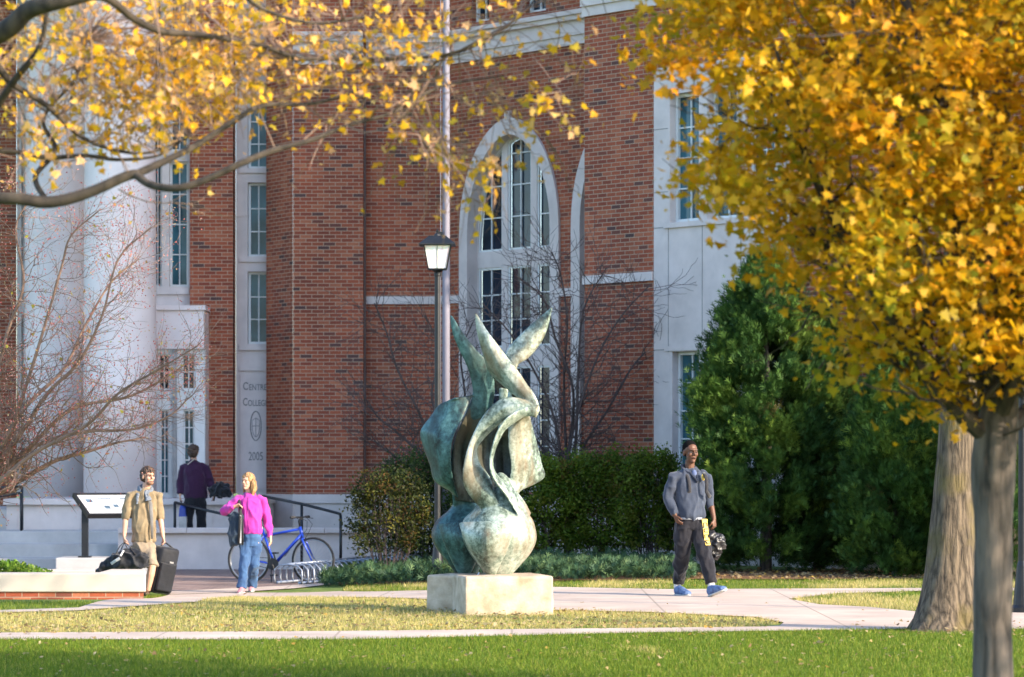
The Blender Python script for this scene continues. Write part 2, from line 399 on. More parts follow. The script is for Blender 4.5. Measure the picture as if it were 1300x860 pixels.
# entrance bay: boxed stone head and glazed door surround
G = Wall(0, 56.9, 1, 0); gu = G.u
hd = MB(); G.box(hd, gu(150), gu(259), 0, 1.2, G.z(220, 443), G.z(220, 394)); G.box(hd, gu(150), gu(261), -.06, 1.2, G.z(220, 394)+.002, G.z(220, 388)); G.box(hd, gu(175), gu(254), -.02, .0, G.z(220, 437), G.z(220, 399))
hd.build('door_head', M['stone_white'], BLD)
holes = [rect(gu(199.5), gu(215), G.z(220, 495), G.z(220, 449)), rect(gu(229.5), gu(247), G.z(220, 495), G.z(220, 449)), rect(gu(201.5), gu(214), .99, G.z(220, 520)), rect(gu(231.5), gu(246), .99, G.z(220, 520))]
sheet('door_surround', G, rect(gu(150), gu(259), .90, G.z(220, 443)), holes, M['frame'], d=.1, reveal=.14)
for i, r_ in enumerate(holes):
    o = window(G, r_[0][0]+.002, r_[1][0]-.002, r_[0][1]+.002, r_[2][1]-.002, 2, 2 if i < 2 else 5, .16, fw=.03, bw=.02, glass='glass_dark' if i < 2 else 'glass_teal')
    if i > 1: o.name = 'door_light'
mb = MB(); G.box(mb, gu(219), gu(224), .02, .1, .94, G.z(220, 443)); mb.build('door_mullion', mat('bronze_mullion', (.35, .35, .35), .5), BLD)
rt = MB(); G.box(rt, gu(259)-.02, gu(259), .25, 1.0, .94, G.z(220, 443)); rt.build('door_surround', M['frame'], BLD)
# E: brick far left, beside a window strip
E = Wall(0, 61, 1, 0); eu = E.u
sheet('brick_wall', E, rect(eu(-900), eu(21), -.4, TOP), [], M['brick'])
sheet('stone_bay', E, rect(eu(21)+.002, eu(190), .9, TOP), [rect(eu(27), eu(60), E.z(30, 610), E.z(30, 400)), rect(eu(27), eu(60), E.z(30, 380), E.z(30, 170))], M['stone'], d=.02, reveal=.2)
for ya, yb in ((610, 400), (380, 170)): window(E, eu(27)+.002, eu(60)-.002, E.z(30, ya)+.002, E.z(30, yb)-.002, 2, 5, .14)
# columns
for cx_, Yc, rr in ((152.5, 56.0, .645), (75, 59.0, .645)):
    X = (cx_-CX)/F*Yc; mb = MB()
    mb.lathe((X, Yc, .93), [(rr, 0), (rr, 2.0), (rr*.985, 5), (rr*.95, 8), (rr*.9, 10.4), (rr*.98, 10.45), (rr*.98, 10.55), (rr*1.15, 10.7), (rr*1.15, 10.9)], 64)
    mb.build('column', M['stone_white'], BLD, smooth=True)
mb = MB(); mb.box((-8.6, 58.2, 12.7), (5.6, 6.4, 1.74)); mb.box((-8.6, 58.2, 13.72), (6.2, 7.0, .3)); mb.build('entablature', M['stone_white'], BLD)
# W: wall turned towards the left, with the arch windows
kx = 572; W0 = A.P(A.u(kx), 0, 0); W_ = Wall(W0.x, 57.0, 1, -1.23); wu = W_.u
uR = 4.6
def archpts(uc0, hw, zs, rise, n=14):
    out = []
    hs = [1-(1-i/n)**1.6 for i in range(n+1)]
    left = [(-hw*(1-h**2.2)**.57 if h < 1 else 0, h) for h in hs]
    pts = [(uc0+x, zs+rise*h) for x, h in left]
    return pts+[(uc0-(x), zs+rise*h) for x, h in left[::-1][1:]]
ul, ur = wu(585), wu(711.5); ucn = (ul+ur)/2; hw = (ur-ul)/2
zs = W_.z(648, 300); rise = W_.z(648, 149)-zs
pitch = wu(727)-wu(585)
zbot = 1.05
def archpoly(uc0, hw_, zs_, rise_, zb): return [(uc0-hw_, zb)]+archpts(uc0, hw_, zs_, rise_)+[(uc0+hw_, zb)]
hw_in = hw-.235; rise_in = rise-.30
topw = [rect(wu(599), wu(621), 9.45, 11.6), rect(wu(667), wu(693), 9.45, 11.6)]
sheet('brick_wall', W_, rect(0.002, uR, .99, TOP), [archpoly(ucn, hw-.01, zs, rise-.01, zbot), archpoly(ucn+pitch, hw-.01, zs, rise-.01, zbot)]+topw, M['brick'], reveal=.3)
for r_ in topw: window(W_, r_[0][0]+.002, r_[1][0]-.002, r_[0][1]+.002, r_[2][1]-.002, 2, 4, .1, 'glass_dark')
def light_poly(uc0, a0, a1, z0, z1, hwl, zsl, risel):
    """rectangle a0..a1 x z0..z1 clipped by the inner arch"""
    def top(u):
        x = abs(u-uc0)/hwl
        if x >= 1: return zsl
        return zsl+risel*(1-x**(1/.57))**(1/2.2)
    us = np.linspace(a0, a1, 9); return [(a0, z0), (a1, z0)]+[(float(u), min(z1, top(u))) for u in us[::-1]]
def arch_window(uc0):
    o = sheet('arch_surround', W_, archpoly(uc0, hw, zs, rise, zbot), [archpoly(uc0, hw_in, zs, rise_in, zbot+.25)], M['stone'], d=-.045, reveal=.34, back=.1)
    ks = MB(); W_.box(ks, uc0-.07, uc0+.07, -.07, .05, zs+rise-.22, zs+rise+.1); ks.build('keystone', M['stone'], o)
    H = hw_in; lt = []
    segs = ((-H+.015, -.40*H), (-.26*H, .30*H), (.44*H, H-.015))
    zt = W_.z(648, 316); zm1 = W_.z(648, 337); zm0 = W_.z(648, 440); zl1 = W_.z(648, 465)
    for a0, a1 in segs:
        lt.append((light_poly(uc0, uc0+a0, uc0+a1, zt, 20, H-.03, zs, rise_in-.03), 4, a0, a1))
        lt.append((rect(uc0+a0, uc0+a1, zm0, zm1), 3, a0, a1)); lt.append((rect(uc0+a0, uc0+a1, zbot+.3, zl1), 4, a0, a1))
    sheet('tracery', W_, archpoly(uc0, hw_in, zs, rise_in, zbot+.25), [l[0] for l in lt], M['stone'], d=.2, reveal=.09, parent=BLD)
    for pl, rows, a0, a1 in lt:
        cu = sum(p[0] for p in pl)/len(pl); cz = (min(p[1] for p in pl)+max(p[1] for p in pl))/2
        hwid = (a1-a0)/2; hh = (max(p[1] for p in pl)-min(p[1] for p in pl))/2; cmid = uc0+(a0+a1)/2; t = .035
        inner = [(cmid+(p[0]-cmid)*(1-t/hwid), cz+(p[1]-cz)*(1-t/hh)) for p in pl]
        fo = sheet('window', W_, pl, [inner], M['frame'], d=.22, reveal=.04)
        bb = MB(); zlo = min(p[1] for p in inner); zhi = max(p[1] for p in inner)
        def topat(u):
            c = [p for p in inner if p[1] > zlo+.01]; c.sort(); return float(np.interp(u, [p[0] for p in c], [p[1] for p in c]))
        bw = .022; W_.box(bb, cmid-bw/2, cmid+bw/2, .235, .26, zlo, topat(cmid))
        ph = (1.86 if rows == 4 and zlo > zm1 else zhi-zlo)/rows if rows else 1
        nrow = rows if pl is not None else rows
        step = .56 if zlo > zm1 else (zhi-zlo)/rows; zz = zlo+step
        us = [p[0] for p in inner]
        while zz < zhi-.1:
            cand = [u for u in np.linspace(min(us), max(us), 41) if topat(u) > zz]
            if len(cand) > 3:
                if cand[0] < cmid-bw: W_.box(bb, cand[0], cmid-bw/2, .237, .258, zz-bw/2, zz+bw/2)
                if cand[-1] > cmid+bw: W_.box(bb, cmid+bw/2, cand[-1], .237, .258, zz-bw/2, zz+bw/2)
            zz += step
        bb.build('glazing_bars', M['frame'], fo)
        sheet('pane', W_, inner, [], M['glass_dark'], d=.27, parent=fo)
arch_window(ucn); arch_window(ucn+pitch)
# R: nearer wall running towards the camera on the right, with a stone window bay
R_ = Wall(1.17, 50.9, 1, -1.15); ru = R_.u; uE = 11.0
r0, r1 = ru(832), ru(1003)
zb0 = R_.z(832, 88)-.0
wins = []
for x0, x1 in ((852, 889), (900, 937), (948, 985)): wins.append((rect(ru(x0), ru(x1), R_.z(852, 283), R_.z(852, 120)), 4))
for x0, x1 in ((855, 889), (900, 937), (948, 985)): wins.append((rect(ru(x0), ru(x1), 1.45, R_.z(852, 447)), 4))
sheet('brick_wall', R_, rect(0, r0, .99, TOP), [], M['brick'])
sheet('brick_wall', R_, rect(r1, uE, .99, TOP), [], M['brick'])
sheet('brick_wall', R_, rect(r0+.001, r1-.001, zb0+.005, TOP), [], M['brick'])
sheet('stone_bay', R_, rect(r0-.004, r1+.004, .99, zb0), [w_[0] for w_ in wins], M['stone'], d=-.03, reveal=.24, back=.06)
for r_, n in wins: window(R_, r_[0][0]+.002, r_[1][0]-.002, r_[0][1]+.002, r_[2][1]-.002, 2, n, .1)
mb = MB(); jw = ru(848)
for zz in (R_.z(840, 165), R_.z(840, 245), R_.z(840, 290), R_.z(840, 445)): R_.box(mb, r0, ru(850), -.034, -.028, zz, zz+.012)
for x in (850, 893, 942, 990): R_.box(mb, ru(x), ru(x)+.012, -.034, -.028, 3.3, R_.z(852, 286))
mb.build('stone_joint', mat('stone_joint', (.28, .27, .26), .9, bmp=0), BLD)
band(R_, ru(846), ru(990), R_.z(852, 290), R_.z(852, 284), .07, 'sill'); band(R_, ru(846), ru(990), R_.z(852, 446), R_.z(852, 440), .05, 'lintel')
# return wall of R, end wall of the wing
Rn = R_.n; e0 = R_.P(0, 0, 0); bq = Wall(e0.x, e0.y, Rn.x, Rn.y); sheet('brick_wall', bq, rect(.003, 3, .99, TOP), [], M['brick'])
elw = Wall(E.P(eu(-900), 0, 0).x, 80, 0, -1); sheet('brick_wall', elw, rect(0, 18.99, -.4, TOP), [], M['brick'])
mb = MB(); eq_x = R_.P(uE, 0, 0); Wall(eq_x.x, eq_x.y, Rn.x, Rn.y).box(mb, .12, 14, -.06, .1, Z0, .985); mb.build('base_course', M['stone'], BLD)
e1 = R_.P(uE, 0, 0); eq = Wall(e1.x, e1.y, Rn.x, Rn.y); sheet('brick_wall', eq, rect(.003, 14, .99, TOP), [], M['brick'])
# bands
band(A2, A2.u(465), A2.u(572), 4.44, 4.58, .05); band(W_, .03, ul-.01, 4.44, 4.58, .05); band(W_, ur+.01, wu(727)-.01, 4.44, 4.58, .05); band(R_, 0, r0-.03, 4.44, 4.58, .05)
cornice(A, A.u(372), A.u(461)); cornice(A2, A2.u(465), A2.u(571)); cornice(W_, .12, uR); cornice(R_, 0, uE); cornice(P_, ub1+.2, pu(338))
# base course
for Wl, a0, a1 in ((A, ua0, uaf-.01), (W_, .16, uR), (R_, 0, uE), (P_, ub1+.05, pu(345)), (Bw, Bw.u(259), ub1)):
    mb = MB(); Wl.box(mb, a0, a1, -.10, .10, .83, .99); Wl.box(mb, a0, a1, -.06, .10, Z0, .828)
    mb.build('base_course', M['stone'], BLD)
mb = MB(); q = [C_.P(0, 0, 0), C_.P(uc, 0, 0), C_.P(uc, .3, 0), C_.P(0, .3, 0)]
mb.prism([(ua0-.001, 56.9), (ua0+.3, 57.3), (cp.x+.1, cp.y+.4), (cp.x-.08, cp.y)], Z0, .985); mb.build('base_course', M['stone'], BLD)
# roof slab closing the mass
mb = MB(); mb.prism([(-24, 61.05), (-24, 80), (16, 80), (e1.x+10, e1.y+9), (e1.x, e1.y), (1.17, 50.9), (2.95, 52.3), (-1.1, 57.1), (-4, 57.1), (-4.6, 59.4), (-9, 59.4)], TOP, TOP+.4); mb.build('roof', M['stone'], BLD)
# ---- portico platform, terrace and steps
TER = empty('stone_terrace', (-5.5, 54, 0), label='pale stone terrace with steps and low walls below the brick building', cat='terrace')
mb = MB()
X0 = (8-CX)/F*55; X1 = (342-CX)/F*56.5
mb.box(((X0+X1)/2, 55.0+2.0, .28), (X1-X0, 4.0, 1.1)); mb.box(((X0+X1)/2, 55.0+1.95, .88), (X1-X0+.08, 4.1, .10))
for q in (.2, 1.3, 2.5, 3.6): mb.box((X0+q, 54.995, .4), (.012, .01, .8))
mb.build('platform', M['stone'], TER, bevel=.01)
mb = MB(); xa = (-140-CX)/F*54; mb.box((xa/2+X0/2, 57, .05), (X0-xa, 4, 1.4)); mb.build('side_step_block', M['concrete2'], TER)
mb = MB(); xt0 = (150-CX)/F*52.5; xt1 = (500-CX)/F*52.5
mb.box(((xt0+xt1)/2, 52.5+1.25, -.02), (xt1-xt0, 2.5, .5)); mb.build('terrace_floor', M['concrete2'], TER)
mb = MB(); mb.box(((xt0+xt1)/2, 52.6, .04), (xt1-xt0, .22, .70)); mb.build('retaining_wall', M['stone'], TER)
mb = MB()
L = xt1-xt0; nn = 4
for i in range(nn): mb.box((xt0+L*(i+.5)/nn, 52.57, .435), (L/nn-.008, .34, .085))
mb.build('coping', M['stone'], TER, bevel=.008)
mb = MB(); xs0 = (-140-CX)/F*53
for (yy, zt, h) in ((53.6, .40, .8), (52.9, .20, .6), (52.2, -.02, .4)):
    mb.box(((xs0+xt0)/2, yy+.6, zt-h/2), (xt0-xs0-.01, 1.2, h))
mb.build('steps', M['concrete2'], TER, bevel=.012)
# ---- handrails
def rail(pts, posts, label, grp='black handrails at the terrace steps'):
    t = empty('handrail', posts[0][0], label=label, cat='handrail', group=grp)
    mb = MB(); mb.tube(pts, .024, 10); mb.build('rail', M['black_metal'], t, smooth=True)
    for p0, p1 in posts: mb = MB(); mb.tube([p0, p1], .024, 10); mb.build('post', M['black_metal'], t, smooth=True)
Yr = 51.2
rail([at(333, 630, 52.2), at(383, 640, 51.8), at(428, 651.5, Yr), at(432, 653, Yr), at(432.5, 657, Yr)], [(Vector((at(432.5, 653, Yr).x, Yr, -.22)), at(432.5, 656, Yr)), (Vector((at(383, 640, 51.8).x, 51.8, -.22)), at(383, 641, 51.8))], 'black sloping handrail ending in a post behind the blue bicycle')
rail([at(222, 638, 53.9), at(262, 648, 53.4), at(292, 655, 53.0), at(310, 660, 52.9)], [(Vector((at(310, 660, 52.9).x, 52.9, .22)), at(310, 660, 52.9)), (Vector((at(222, 638, 53.9).x, 53.9, .22)), at(222, 638, 53.9))], 'black sloping handrail passing in front of the person in purple')
rail([at(-60, 634, 53.4), at(0, 630, 53.6), at(20, 627, 53.9), at(27, 626, 53.9)], [(Vector((at(27, 626, 53.9).x, 53.9, .40)), at(27, 626, 53.9))], 'low black handrail at the far left beside the stone platform')
rail([at(-60, 621, 54.6), at(28, 618, 54.6)], [(Vector((at(28, 618, 54.6).x, 54.6, .40)), at(28, 618, 54.6))], 'short black handrail at the far left nearest the brick wall')
# ------------------------------------------------------------------ ground
def ground_mat(name, stops, scale=3.0, bmp=.5, bd=.02, fine=40):
    m, nt, b = newmat(name); tc = N(nt, 'ShaderNodeTexCoord')
    n1 = N(nt, 'ShaderNodeTexNoise', Scale=scale, Detail=8.0, Roughness=.65); nt.links.new(tc.outputs['Object'], n1.inputs['Vector'])
    n2 = N(nt, 'ShaderNodeTexNoise', Scale=fine, Detail=4.0); nt.links.new(tc.outputs['Object'], n2.inputs['Vector'])
    ad = N(nt, 'ShaderNodeMath', operation='MULTIPLY_ADD'); nt.links.new(n2.outputs[0], ad.inputs[0]); ad.inputs[1].default_value = .5
    sb = N(nt, 'ShaderNodeMath', operation='SUBTRACT'); nt.links.new(n1.outputs[0], sb.inputs[0]); sb.inputs[1].default_value = .25
    nt.links.new(sb.outputs[0], ad.inputs[2])
    r = ramp(nt, ad.outputs[0], stops); nt.links.new(r.outputs[0], b.inputs['Base Color']); b.inputs['Roughness'].default_value = .95
    bump(nt, b, n2.outputs[0], bmp, bd); return m
M['lawn'] = ground_mat('lawn', [(.3, (.06, .115, .010)), (.5, (.10, .16, .014)), (.7, (.20, .22, .03))])
M['soil'] = ground_mat('mulch', [(.3, (.06, .025, .012)), (.5, (.16, .07, .025)), (.7, (.26, .14, .05))], 6, .8, .03, 60)
EX = [-400, -160, -60, -30]+[x*.5 for x in range(-36, 37)]+[30, 60, 160, 400]; EY = [-300, -100, -20, 0, 8]+[y*.5 for y in range(28, 128)]+[80, 160, 400]
vs = [(x, y, g(x, y)) for y in EY for x in EX]; nx = len(EX)
fs = [(j*nx+i, j*nx+i+1, (j+1)*nx+i+1, (j+1)*nx+i) for j in range(len(EY)-1) for i in range(nx-1)]
me = bpy.data.meshes.new('lawn_ground'); me.from_pydata(vs, [], fs); smooth_all(me)
obj('ground', me, M['lawn'], kind='structure')
def ground_sheet(name, pix, m, off, uvs=False, thick=0):
    bm = bmesh.new(); pts = [ongr(*p) if not isinstance(p, Vector) else p for p in pix]
    vs = [bm.verts.new((p.x, p.y, 0)) for p in pts]; es = [bm.edges.new((vs[i], vs[(i+1) % len(vs)])) for i in range(len(vs))]
    bmesh.ops.triangle_fill(bm, use_beauty=True, edges=es)
    xs = [p.x for p in pts]; ys = [p.y for p in pts]
    for v, lo, hi, no in ((0, min(xs), max(xs), (1, 0, 0)), (1, min(ys), max(ys), (0, 1, 0))):
        k = math.ceil(lo/.5)
        while k*.5 < hi:
            c = [0, 0, 0]; c[v] = k*.5
            bmesh.ops.bisect_plane(bm, geom=bm.verts[:]+bm.edges[:]+bm.faces[:], plane_co=c, plane_no=no); k += 1
    for f in bm.faces:
        f.normal_update()
        if f.normal.z < 0: f.normal_flip()
    for v in bm.verts: v.co.z = g(v.co.x, v.co.y)+off
    if uvs:
        l_ = bm.loops.layers.uv.new('UVMap')
        for f in bm.faces:
            for l in f.loops: l[l_].uv = (l.vert.co.x, l.vert.co.y)
    me = bpy.data.meshes.new(name); bm.to_mesh(me); bm.free()
    return obj(name, me, m, kind='structure')
PATH = [(-600, 786), (-80, 781.5), (100, 776.5), (250, 765.5), (300, 758.8), (420, 760), (540, 762), (600, 768), (700, 776), (820, 778.5), (960, 785), (995, 792), (990, 796), (965, 797.5), (820, 799), (440, 803), (-600, 808), (-600, 813), (440, 814), (820, 805), (1150, 800.5), (2000, 799.5), (2000, 784), (1163, 778), (1100, 772), (1041, 769), (1001, 762), (1060, 755), (1171, 751.6), (2000, 751), (2000, 747.5), (1170, 748), (850, 749.5), (540, 751), (430, 752), (300, 753.5), (215, 756.5), (100, 773), (-80, 779), (-600, 784)]
ground_sheet('path', PATH, M['concrete'], .014)
M['paver'] = brick_mat('brick_paving', .2, .1, .006, .75)
nt = M['paver'].node_tree
for n in nt.nodes:
    if n.type == 'VALTORGB' and len(n.color_ramp.elements) == 6:
        for e, c in zip(n.color_ramp.elements, ((.16, .12, .11), (.2, .14, .125), (.23, .16, .14), (.26, .175, .15), (.28, .2, .175), (.32, .25, .22))): e.color = rgba(c)
ground_sheet('paving', [(-160, 751), (-160, 716.5), (545, 716.5), (510, 727), (420, 740), (360, 745), (215, 752), (60, 754)], M['paver'], .010, uvs=True)
ground_sheet('path', [(215, 756.3), (215, 752.2), (360, 745.2), (420, 740.2), (436, 741), (372, 748.5), (300, 753.3)], M['concrete'], .016)
ground_sheet('mulch', [(880, 727), (1420, 724), (1420, 735), (1170, 736.5), (1000, 737.5), (880, 737)], M['soil'], .02)
ground_sheet('mulch', [(430, 722), (880, 722), (880, 737), (700, 739), (560, 741), (430, 744)], M['soil'], .02)
# joints across the path
# ------------------------------------------------------------------ vegetation helpers
def quadmesh(name, C, T, A_, B_, S, cols, mat_, parent=None, **k):
    """instances a small template: C centres, A_/B_ in-plane unit axes, S sizes, T template (k,3) + faces"""
    tv, tf = T; tv = np.array(tv, float); n = len(C); m = len(tv)
    Cn = np.cross(A_, B_)
    V = C[:, None, :]+S[:, None, None]*(tv[None, :, 0, None]*A_[:, None, :]+tv[None, :, 1, None]*B_[:, None, :]+tv[None, :, 2, None]*Cn[:, None, :])
    V = V.reshape(-1, 3); loops = []; starts = []; tot = []; c = 0
    fl = [len(f) for f in tf]; base = np.concatenate([np.array(f) for f in tf])
    li = (base[None, :]+(np.arange(n)*m)[:, None]).reshape(-1)
    lt = np.tile(np.array(fl), n); ls = np.concatenate([[0], np.cumsum(lt)[:-1]])
    me = bpy.data.meshes.new(name)
    me.vertices.add(len(V)); me.vertices.foreach_set('co', V.ravel()); me.loops.add(len(li)); me.loops.foreach_set('vertex_index', li.astype(np.int32))
    me.polygons.add(len(lt)); me.polygons.foreach_set('loop_start', ls.astype(np.int32))
    me.update(calc_edges=True)
    ca = me.color_attributes.new('Col', 'FLOAT_COLOR', 'POINT')
    cc = np.ones((len(V), 4)); cc[:, :3] = np.repeat(cols, m, axis=0); ca.data.foreach_set('color', cc.ravel())
    me.validate()
    return obj(name, me, mat_, parent, **k)
def rand_axes(n, up=None, spread=1.0):
    a = RNG.normal(size=(n, 3)); 
    if up is not None: a = a*spread+np.array(up)
    a /= np.linalg.norm(a, axis=1)[:, None]
    b = RNG.normal(size=(n, 3)); b -= (b*a).sum(1)[:, None]*a; b /= np.linalg.norm(b, axis=1)[:, None]
    return a, b
def pick(pal, n, var=.18):
    p = np.array([c for c, w_ in pal], float); w_ = np.array([w_ for c, w_ in pal], float); i = RNG.choice(len(p), n, p=w_/w_.sum())
    return p[i]*(1+var*RNG.normal(size=(n, 1))).clip(.5, 1.7)
MAPLE = ([(0, 0, 0), (.18, .12, .05), (.5, .02, .12), (.34, .3, .06), (.62, .52, .02), (.3, .52, .05), (0, 1, -.08), (-.3, .52, .05), (-.62, .52, .02), (-.34, .3, .06), (-.5, .02, .12), (-.18, .12, .05)],
         [(0, 1, 2, 3), (0, 3, 4, 5), (0, 5, 6), (0, 6, 7), (0, 7, 8, 9), (0, 9, 10, 11)])
OVAL = ([(0, 0, 0), (.28, .35, .06), (.2, .8, .02), (0, 1, -.05), (-.2, .8, .02), (-.28, .35, .06)], [(0, 1, 2, 3), (0, 3, 4, 5)])
SPRAY = ([(0, 0, 0), (.10, .5, .03), (0, 1, 0), (-.10, .5, .03), (.10, .12, 0), (.52, .62, .10), (.22, .42, .05), (-.10, .12, 0), (-.52, .62, .10), (-.22, .42, .05), (.06, .42, 0), (.36, .92, .04), (.12, .72, .02), (-.06, .42, 0), (-.36, .92, .04), (-.12, .72, .02)],
         [(0, 1, 2, 3), (4, 5, 6), (7, 9, 8), (10, 11, 12), (13, 15, 14)])
BLADE = ([(-.5, 0, 0), (.5, 0, 0), (.30, 6, .6), (-.30, 6, .6), (0, 11, 2.2)], [(0, 1, 2, 3), (3, 2, 4)])
def fbm(p, s): return noise.noise(Vector(p)*s)

# ------------------------------------------------------------------ grass
def inpoly(pts, poly):
    x, y = pts[:, 0], pts[:, 1]; r = np.zeros(len(pts), bool); n = len(poly)
    for i in range(n):
        x1, y1 = poly[i]; x2, y2 = poly[(i+1) % n]
        c = ((y1 > y) != (y2 > y)) & (x < (x2-x1)*(y-y1)/(y2-y1+1e-12)+x1); r ^= c
    return r
def worldpoly(pix): return [(lambda p: (p.x, p.y))(ongr(*p)) for p in pix]
WP = worldpoly(PATH)
TRK = [(4.04, 29.5, .50)]
def grass(name, poly, n, hgt, pal, dry=None, label=None, wid=.0045, excl=[]):
    P = worldpoly(poly) if not isinstance(poly[0], float) else poly
    xs = [p[0] for p in P]; ys = [p[1] for p in P]
    pts = np.column_stack([RNG.uniform(min(xs), max(xs), n*2), RNG.uniform(min(ys), max(ys), n*2)])
    k = inpoly(pts, P) & ~inpoly(pts, WP)
    for e in excl: k &= ~inpoly(pts, e)
    k &= np.abs(pts[:, 0]) < pts[:, 1]*.175+1.6
    pts = pts[k]; n = len(pts)
    z = np.array([g(a_, b_) for a_, b_ in pts]); C = np.column_stack([pts, z-.004])
    d = np.array([noise.noise((a_*.55, b_*.3, 3.1))*.6+noise.noise((a_*2.1, b_*1.3, 9))*.4 for a_, b_ in pts])
    cols = pick(pal, n, .15)
    if dry:
        dm = (d+dry[1])*2.2+RNG.uniform(-.35, .35, n); k = dm > .3
        cols[k] = pick(dry[0], int(k.sum()), .18)
    B_ = RNG.normal(size=(n, 3))*.42+np.array([0, 0, 1]); B_ /= np.linalg.norm(B_, axis=1)[:, None]
    A_ = RNG.normal(size=(n, 3)); A_[:, 2] *= .1; A_ -= (A_*B_).sum(1)[:, None]*B_; A_ /= np.linalg.norm(A_, axis=1)[:, None]
    S = hgt/11*RNG.uniform(.55, 1.25, n)*(1+.35*d)
    T = (np.array(BLADE[0])*np.array([wid*11/hgt*1.0, 1, 1]), BLADE[1])
    return quadmesh(name, C, T, A_, B_, S, cols, M['grass'], kind='stuff', label=label, cat='grass')
GREEN = [((.070, .135, .010), 5), ((.11, .175, .012), 4), ((.19, .24, .02), 3), ((.32, .30, .07), 1)]
DRY = [((.50, .40, .15), 3), ((.42, .36, .11), 3), ((.60, .48, .24), 2), ((.20, .23, .04), 1.5)]
grass('near_lawn_grass', [(-330, 811), (440, 813), (820, 804), (1150, 799.5), (1620, 799), (1620, 905), (-330, 905)], 330000, .046, GREEN, (DRY, -.5), 'mown green lawn in the foreground with tree shadows across it')
ISL = [(-160, 783), (100, 777.5), (250, 766.5), (300, 759), (420, 760.5), (540, 762.5), (600, 768.5), (700, 776.5), (820, 779), (960, 785.5), (993, 792), (965, 797), (820, 798.5), (440, 802.5), (-160, 810)]
grass('island_lawn_grass', ISL, 110000, .05, GREEN+[((.26, .25, .06), 4)], (DRY, .55), 'dry yellowing grass between the two paths around the stone plinth')
grass('island_lawn_grass', [(1001, 762), (1060, 755), (1171, 751.8), (1620, 751), (1620, 782), (1163, 778), (1100, 772), (1041, 769)], 30000, .055, GREEN, (DRY, .15), 'small grass patch in front of the thick tree trunk')
grass('back_lawn_grass', [(440, 744), (560, 742), (700, 740), (880, 738), (1170, 737), (1620, 736), (1620, 747.2), (1170, 747.6), (850, 749), (540, 750.5), (435, 751.5)], 60000, .055, GREEN+[((.30, .28, .08), 2)], (DRY, .08), 'strip of lawn behind the walking man below the hedge')
grass('corner_lawn_grass', [(-160, 765), (60, 765), (185, 766), (186, 757), (235, 757.5), (215, 759), (100, 772.5), (-160, 778)], 26000, .055, GREEN+[((.24, .27, .06), 3)], (DRY, -.2), 'thin strip of grass in front of the low brick planter wall')
# fallen leaves
def fallen(poly, n, label, size=.038):
    P = worldpoly(poly); xs = [p[0] for p in P]; ys = [p[1] for p in P]
    pts = np.column_stack([RNG.uniform(min(xs), max(xs), n*3), RNG.uniform(min(ys), max(ys), n*3)]); k = inpoly(pts, P); pts = pts[k][:n]; n = len(pts)
    C = np.column_stack([pts, [g(a_, b_)+.03 for a_, b_ in pts]])
    C[:, 2] += np.where(inpoly(pts, WP), -.012, RNG.uniform(-.005, .02, n))
    up, b_ = rand_axes(n, (0, 0, 1), .35); a_ = np.cross(b_, up)
    quadmesh('fallen_leaves', C, MAPLE, a_, b_, RNG.uniform(.6, 1.2, n)*size, pick([((.42, .29, .13), 3), ((.46, .36, .2), 3), ((.5, .32, .07), 1), ((.26, .16, .08), 2)], n), M['leaf'], kind='stuff', label=label, cat='fallen leaves')
fallen([(-100, 785), (540, 765), (990, 790), (960, 797), (440, 801), (-100, 808)], 1500, 'dry fallen leaves scattered over the grass between the paths')
fallen([(-100, 799), (500, 797), (980, 794), (970, 799), (440, 803), (-100, 809)], 700, 'dry fallen leaves gathered along the edge of the front path')
fallen([(-100, 815), (1400, 802), (1400, 880), (-100, 880)], 500, 'fallen leaves dotted over the green foreground lawn')
fallen([(880, 726), (1400, 724), (1400, 737), (880, 738)], 1400, 'rust brown leaf litter under the evergreens', .055)
fallen([(1080, 790), (1400, 790), (1400, 815), (1080, 810)], 160, 'fallen leaves round the foot of the thick trunk')
fallen([(300, 752), (1400, 748), (1400, 780), (820, 777), (540, 761), (300, 757)], 60, 'a few fallen leaves lying on the concrete path')

# ------------------------------------------------------------------ trees
def grow(mb, tips, p, d, L, r, lev, k, seg=5, wob=.22, up=.05, ratio=.68, split=(2, 4), ang=.6, nlast=5):
    pts = [p.copy()]; rr = [r]; d = d.normalized(); q = p.copy()
    for i in range(seg):
        d = (d+Vector((random.gauss(0, wob), random.gauss(0, wob), random.gauss(0, wob)+up))).normalized()
        q = q+d*L/seg; pts.append(q.copy()); rr.append(max(r*(1-.45*(i+1)/seg), k))
    if lev == 0: rr[-1] = k*.6
    mb.tube(pts, rr, 6 if r > .02 else (4 if r > .006 else 3), cap=False)
    if lev == 0: tips += [(pts[-1], d), (pts[-2], d), (pts[-3], d)]; return
    for j in range(random.randint(*split)):
        f = random.uniform(.3, 1.0); i = min(int(f*seg), seg-1); b = pts[i].lerp(pts[i+1], f*seg-i if f < 1 else 1)
        nd = (d+Vector((random.gauss(0, ang), random.gauss(0, ang), random.gauss(0, ang)))).normalized()
        grow(mb, tips, b, nd, L*random.uniform(.5, .85), max(r*ratio*random.uniform(.6, .9), k), lev-1, k, seg, wob, up, ratio, split, ang)
    nd = (d+Vector((random.gauss(0, .2),)*3)).normalized()
    grow(mb, tips, pts[-1], nd, L*.75, max(rr[-1], k), lev-1, k, seg, wob, up, ratio, split, ang)

def limb(mb, pts, k=5, n=8, jit=.0):
    c = crom([(*p[0], p[1]) for p in pts], k); mb.tube([Vector(a[:3]) for a in c], [max(a[3], .002) for a in c], n); return [(Vector(a[:3]), a[3]) for a in c]

